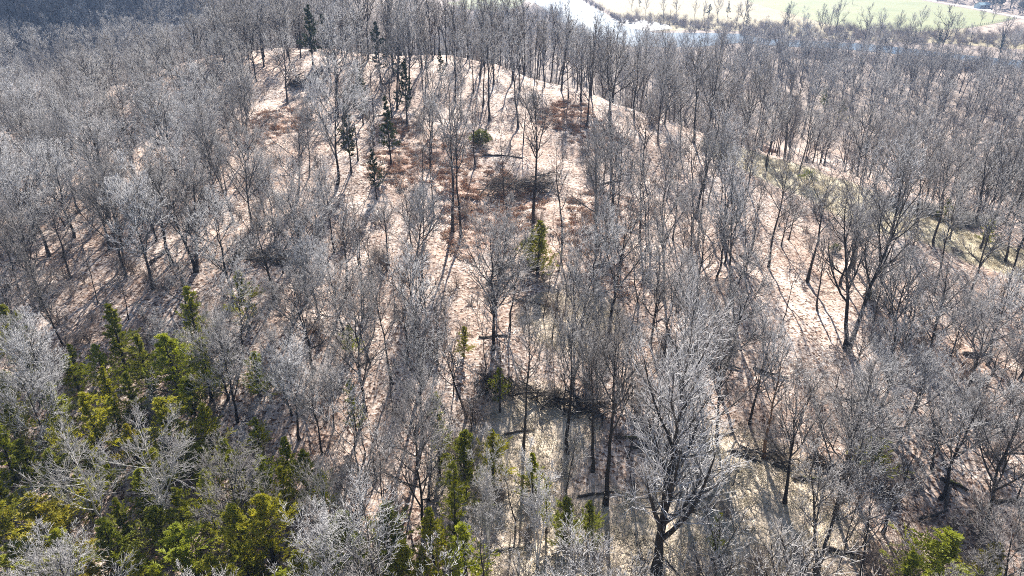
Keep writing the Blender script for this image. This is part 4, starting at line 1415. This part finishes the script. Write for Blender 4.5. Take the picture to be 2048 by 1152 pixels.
# ------------------------------------------------------------------ evergreen bushes: leafy crown over arching stems
def leafy_bush(pix, H, W, label, leaf_mat, seed, n=1500, ls=.16, kind='leafy_bush', low=False):
    g = np.random.default_rng(seed)
    p = hit(*pix)
    e = bpy.data.objects.new(kind, None)
    C.objects.link(e)
    e.location = p
    tag(e, label, 'bush')
    K = Geo()
    for s in range(9):
        P, R = stem(g, H * g.uniform(.7, 1), .05, .5 * W / H * g.uniform(.4, 1), .2, 6)
        K.tubes(P, R, 4, 0)
        P2, R2 = grow(g, P, R, 8, .25, 1, .9, .5, 4, .05, .15, .7, .01, end=True)
        K.tubes(P2, R2, 3, 0)
        P3, R3 = grow(g, P2, R2, 5, .15, 1, .8, .5, 3, -.1, .18, .8, .007, end=True)
        K.tubes(P3, R3, 3, 0)
    o = bpy.data.objects.new('stem', K.mesh('stem', [M_BRUSH]))
    C.objects.link(o)
    o.parent = e
    th = g.uniform(0, 6.28, n)
    ph = np.arccos(g.uniform(.0 if low else -.1, 1, n))
    rr = g.uniform(.55, 1.0, n) ** .5 * (1 + .22 * np.sin(th * 3 + ph * 4))
    c = np.stack([rr * np.sin(ph) * np.cos(th) * W * .5, rr * np.sin(ph) * np.sin(th) * W * .5, H * .35 + rr * np.cos(ph) * H * .65], -1)
    if low:
        c = c[(c[:, 2] > H * .55) & (c[:, 0] < W * .2)]
    m = len(c)
    a = unit(g.normal(0, 1, (m, 3)) + np.array([0, 0, .4]))
    b = unit(np.cross(a, g.normal(0, 1, (m, 3))))
    s = ls * g.uniform(.6, 1.4, (m, 1))
    V = np.stack([c - a * s, c + b * s * .45 + np.array([0, 0, .02]), c + a * s, c - b * s * .45 + np.array([0, 0, .02])], 1)
    L = Geo()
    L.quads(V, 0)
    o = bpy.data.objects.new('foliage', L.mesh('foliage', [leaf_mat], smooth=False))
    C.objects.link(o)
    o.parent = e
    return e
leafy_bush((962, 292), 3.2, 4.4, 'pale green leafy bush with a drooping dead skirt above the rusty ferns', M_VINE, 3, 1300, .2)
leafy_bush((1615, 372), 3.2, 4.6, 'dark rounded dome bush with green leaves only on its top, on the grassy terrace', M_VINE, 4, 1500, .17, low=True)
leafy_bush((1068, 512), 3.4, 4.2, 'olive leafy bush at the foot of the veiled cedar', M_VINE, 5, 1500, .17)
leafy_bush((1740, 600), 1.6, 1.8, 'small moss-green bush clinging beside the two-stemmed giant', M_VINE, 6, 700, .13)
leafy_bush((1670, 505), 1.5, 1.8, 'little olive bush uphill of the two-stemmed giant', M_VINE, 7, 600, .13)

# pale dried seed-head thicket on the terrace
PAL = []
for i in range(3):
    PAL.append(shrub(60 + i, 1.8, stems=14, mat=M_PALE, thick=1.8, spread=.7))
pp = []
for cx, cy, rx, ry, n in ((1950, 445, 45, 18, 60), (1850, 425, 30, 12, 22), (1790, 410, 20, 10, 14)):
    for _ in range(n):
        p = hit(cx + R2.gauss(0, rx * .5), cy + R2.gauss(0, ry * .5))
        s = R2.uniform(.6, 1.2)
        pp.append((p[0], p[1], p[2], R2.randrange(3), (0, 0, R2.uniform(0, 6.28)), (s, s, s * .9)))
scatter('pale_thicket', pp, PAL)

# leafless leaning snag by the far bank
sn = bpy.data.objects.new('dead_snag', None)
C.objects.link(sn)
p = hit(2005, 98)
sn.location = p
tag(sn, 'dark branchless leaning snag beside the bare brown field', 'dead tree')
G = Geo()
G.tubes(np.array([[[0, 0, -.5], [-1.5, 0, 6], [-3.4, .3, 13], [-4.6, .4, 17]]]), np.array([[.7, .55, .4, .1]]), 7, 0)
o = bpy.data.objects.new('trunk', G.mesh('trunk', [M_DEADWOOD]))
C.objects.link(o)
o.parent = sn
G = Geo()
G.tubes(np.array([[[-1.4, 0, 5], [.4, .2, 9], [1.2, .2, 12]]]), np.array([[.35, .25, .05]]), 6, 0)
o = bpy.data.objects.new('limb', G.mesh('limb', [M_DEADWOOD]))
C.objects.link(o)
o.parent = sn

# ------------------------------------------------------------------ field fence, barn beyond the track, hut in the wood
def box_mesh(name, boxes, mat):
    """boxes: (cx,cy,cz,sx,sy,sz)"""
    v, f = [], []
    for cx, cy, cz, sx, sy, sz in boxes:
        k = len(v)
        for dx in (-.5, .5):
            for dy in (-.5, .5):
                for dz in (-.5, .5):
                    v.append((cx + dx * sx, cy + dy * sy, cz + dz * sz))
        f += [tuple(k + i for i in q) for q in ((0, 1, 3, 2), (4, 6, 7, 5), (0, 4, 5, 1), (2, 3, 7, 6), (0, 2, 6, 4), (1, 5, 7, 3))]
    me = bpy.data.meshes.new(name)
    me.from_pydata(v, [], f)
    me.materials.append(mat)
    me.update()
    return me
def simple_mat(name, col, rough=.6, metal=0.0):
    m, nt, b = new_mat(name)
    tc = node(nt, 'ShaderNodeTexCoord')
    f = noise(nt, 1.5, 4, .6, tc.outputs['Object'])
    nt.links.new(mix(nt, f, tuple(c * .8 for c in col), tuple(min(1, c * 1.15) for c in col)), b.inputs['Base Color'])
    b.inputs['Roughness'].default_value = rough
    b.inputs['Metallic'].default_value = metal
    return m
M_POST = simple_mat('weathered_post', (.22, .19, .16), .9)
M_BLUE = simple_mat('pale_blue_sheet', (.42, .60, .66), .45)
M_WALL = simple_mat('pale_board', (.45, .55, .60), .7)
M_DARK = simple_mat('dark_opening', (.03, .035, .04), .5)
M_LAV = simple_mat('lavender_panel', (.55, .55, .66), .6)
fe = bpy.data.objects.new('field_fence', None)
C.objects.link(fe)
A, B = np.array([*vp(1932, 57), 0.12]), np.array([*vp(2036, 36.5), 0.12])
fe.location = A
tag(fe, 'wire and post fence between green pasture and bare brown field', 'fence')
nP = 26
pm = None
for i in range(nP):
    q = (B - A) * i / (nP - 1)
    if pm is None:
        pm = box_mesh('post', [(0, 0, .75, .22, .22, 1.7)], M_POST)
    o = bpy.data.objects.new('post', pm)
    C.objects.link(o)
    o.parent = fe
    o.location = q
for h in (.4, .8, 1.2):
    G = Geo()
    G.tubes(np.array([[[0, 0, h], (B - A) * .5 + np.array([0, 0, h]), (B - A) + np.array([0, 0, h])]]), np.array([[.03, .03, .03]]), 4, 0, tip=False)
    o = bpy.data.objects.new('rail', G.mesh('rail', [M_POST]))
    C.objects.link(o)
    o.parent = fe

def gable(kind, loc, rz, sx, sy, h, rh, wall, roof, label, cat, openings=3):
    e = bpy.data.objects.new(kind, None)
    C.objects.link(e)
    e.location = loc
    e.rotation_euler = (0, 0, rz)
    tag(e, label, cat)
    me = bpy.data.meshes.new('wall')
    x, y = sx / 2, sy / 2
    v = [(-x, -y, -1), (x, -y, -1), (x, y, -1), (-x, y, -1), (-x, -y, h), (x, -y, h), (x, y, h), (-x, y, h), (-x, 0, h + rh), (x, 0, h + rh)]
    me.from_pydata(v, [], [(0, 1, 5, 4), (2, 3, 7, 6), (1, 2, 6, 9, 5), (3, 0, 4, 8, 7)])
    me.materials.append(wall)
    def add(nm, me):
        o = bpy.data.objects.new(nm, me)
        C.objects.link(o)
        o.parent = e
    add('wall', me)
    for s in (-1, 1):
        r = bpy.data.meshes.new('roof')
        o_ = .4
        zz = h - o_ * rh / y
        vv = [(-x - o_, s * (y + o_), zz + .03), (x + o_, s * (y + o_), zz + .03), (x + o_, 0, h + rh + .03), (-x - o_, 0, h + rh + .03)]
        vv += [(a, b, c + .12) for a, b, c in vv]
        r.from_pydata(vv, [], [(0, 1, 2, 3), (7, 6, 5, 4), (0, 4, 5, 1), (1, 5, 6, 2), (2, 6, 7, 3), (3, 7, 4, 0)])
        r.materials.append(roof)
        add('roof', r)
    for i in range(openings):
        cx = (i + .5) / openings * sx - x
        add('door' if i == 1 else 'window', box_mesh('opening', [(cx, -y - .02, h * (.42 if i == 1 else .55), sx / openings * .5, .08, h * (.8 if i == 1 else .35))], M_DARK))
    return e
p = hit(1963, 17)
gable('barn', (p[0], p[1], p[2]), .35, 15, 8, 4.0, 2.2, M_WALL, M_BLUE, 'small pale blue roofed barn at the foot of the dark wood beyond the track', 'barn')
p = hit(1448, 272)
gable('hut', (p[0], p[1], p[2]), .5, 2.2, 2.0, 2.2, .5, M_LAV, M_LAV, 'tiny pale lavender hut half hidden among bare trees of the valley side', 'hut', 2)

# ------------------------------------------------------------------ labels: each tree by its form and the nearest thing one can find
MARKS = [(1312, 950, 'the giant spreading tree'), (1700, 560, 'the two-stemmed giant'), (1620, 960, 'the mossy level log'), (1090, 795, 'the long brush row'), (1045, 375, 'the big brush heap'),
         (615, 160, 'the dark twig mound'), (478, 590, 'the lone yellow-green cedar'), (215, 680, 'the dark conical cedar'), (960, 285, 'the pale green leafy bush'), (1613, 350, 'the dark dome bush'),
         (820, 90, 'the fan-crowned crest tree'), (910, 330, 'the tallest straight tree'), (870, 850, 'the pale cedar column'), (927, 910, 'the dark green sunlit cedar'), (1905, 1110, 'the broad bright green cedar'),
         (1950, 445, 'the frosty pale thicket'), (220, 980, 'the white-limbed tree'), (430, 690, 'the dense pale-twigged tree'), (1078, 480, 'the veiled olive cedar'), (1690, 225, 'the broad olive cedar'),
         (690, 1070, 'the deep green broad cedar'), (380, 440, 'the old leaning trunk'), (1446, 400, 'the dense many-stemmed tree'), (805, 160, 'the dark shaded pine'), (1955, 711, 'the grey barkless log'),
         (1220, 440, 'the open airy tree'), (345, 960, 'the pale exposed trunk'), (640, 570, 'the silvery feathery tree'), (110, 780, 'the wide pinkish-grey tree'), (1000, 555, 'the grey twig heap')]
ORD = ['', 'second ', 'third ', 'fourth ', 'fifth ', 'sixth ', 'seventh ', 'eighth ', 'ninth ', 'tenth ', 'eleventh ', 'twelfth ', 'thirteenth ', 'fourteenth ', 'fifteenth ', 'sixteenth ', 'seventeenth ', 'eighteenth ', 'nineteenth ', 'twentieth ']
buckets = {}
for o, form, px, py, cat, grp in THINGS:
    k = min(range(len(MARKS)), key=lambda i: math.hypot(px - MARKS[i][0], (py - MARKS[i][1])))
    dx, dy = px - MARKS[k][0], py - MARKS[k][1]
    rel = ('on the river side of' if dx > 0 else 'on the cedar side of') if abs(dx) > abs(dy) else ('uphill of' if dy < 0 else 'downhill of')
    buckets.setdefault((form, k, rel), []).append((math.hypot(dx, dy), o, cat, grp))
for (form, k, rel), lst in buckets.items():
    lst.sort(key=lambda t: t[0])
    for i, (_, o, cat, grp) in enumerate(lst):
        n = ORD[i] if i < len(ORD) else 'far '
        tag(o, '%s%s %s %s %s' % (n, form, {'tree': 'bare tree', 'cedar': 'green cedar', 'log': 'fallen log'}[cat], rel, MARKS[k][2]), cat, grp)

# ------------------------------------------------------------------ thin winter haze over the valley
HAZE = 0.00015
me = bpy.data.meshes.new('haze')
x0, x1, y0, y1, z0, z1 = -1500, 1600, -390, 2600, -1.2, 330
me.from_pydata([(x0, y0, z0), (x1, y0, z0), (x1, y1, z0), (x0, y1, z0), (x0, y0, z1), (x1, y0, z1), (x1, y1, z1), (x0, y1, z1)], [],
               [(3, 2, 1, 0), (4, 5, 6, 7), (0, 1, 5, 4), (1, 2, 6, 5), (2, 3, 7, 6), (3, 0, 4, 7)])
hm = bpy.data.materials.new('thin_haze')
hm.use_nodes = True
hm.node_tree.nodes.remove(hm.node_tree.nodes['Principled BSDF'])
vol = hm.node_tree.nodes.new('ShaderNodeVolumePrincipled')
vol.inputs['Color'].default_value = (.38, .58, 1.0, 1)
vol.inputs['Density'].default_value = HAZE
vol.inputs['Anisotropy'].default_value = .2
hm.node_tree.links.new(vol.outputs[0], hm.node_tree.nodes['Material Output'].inputs['Volume'])
me.materials.append(hm)
ho = bpy.data.objects.new('haze', me)
ho['kind'] = 'stuff'
C.objects.link(ho)
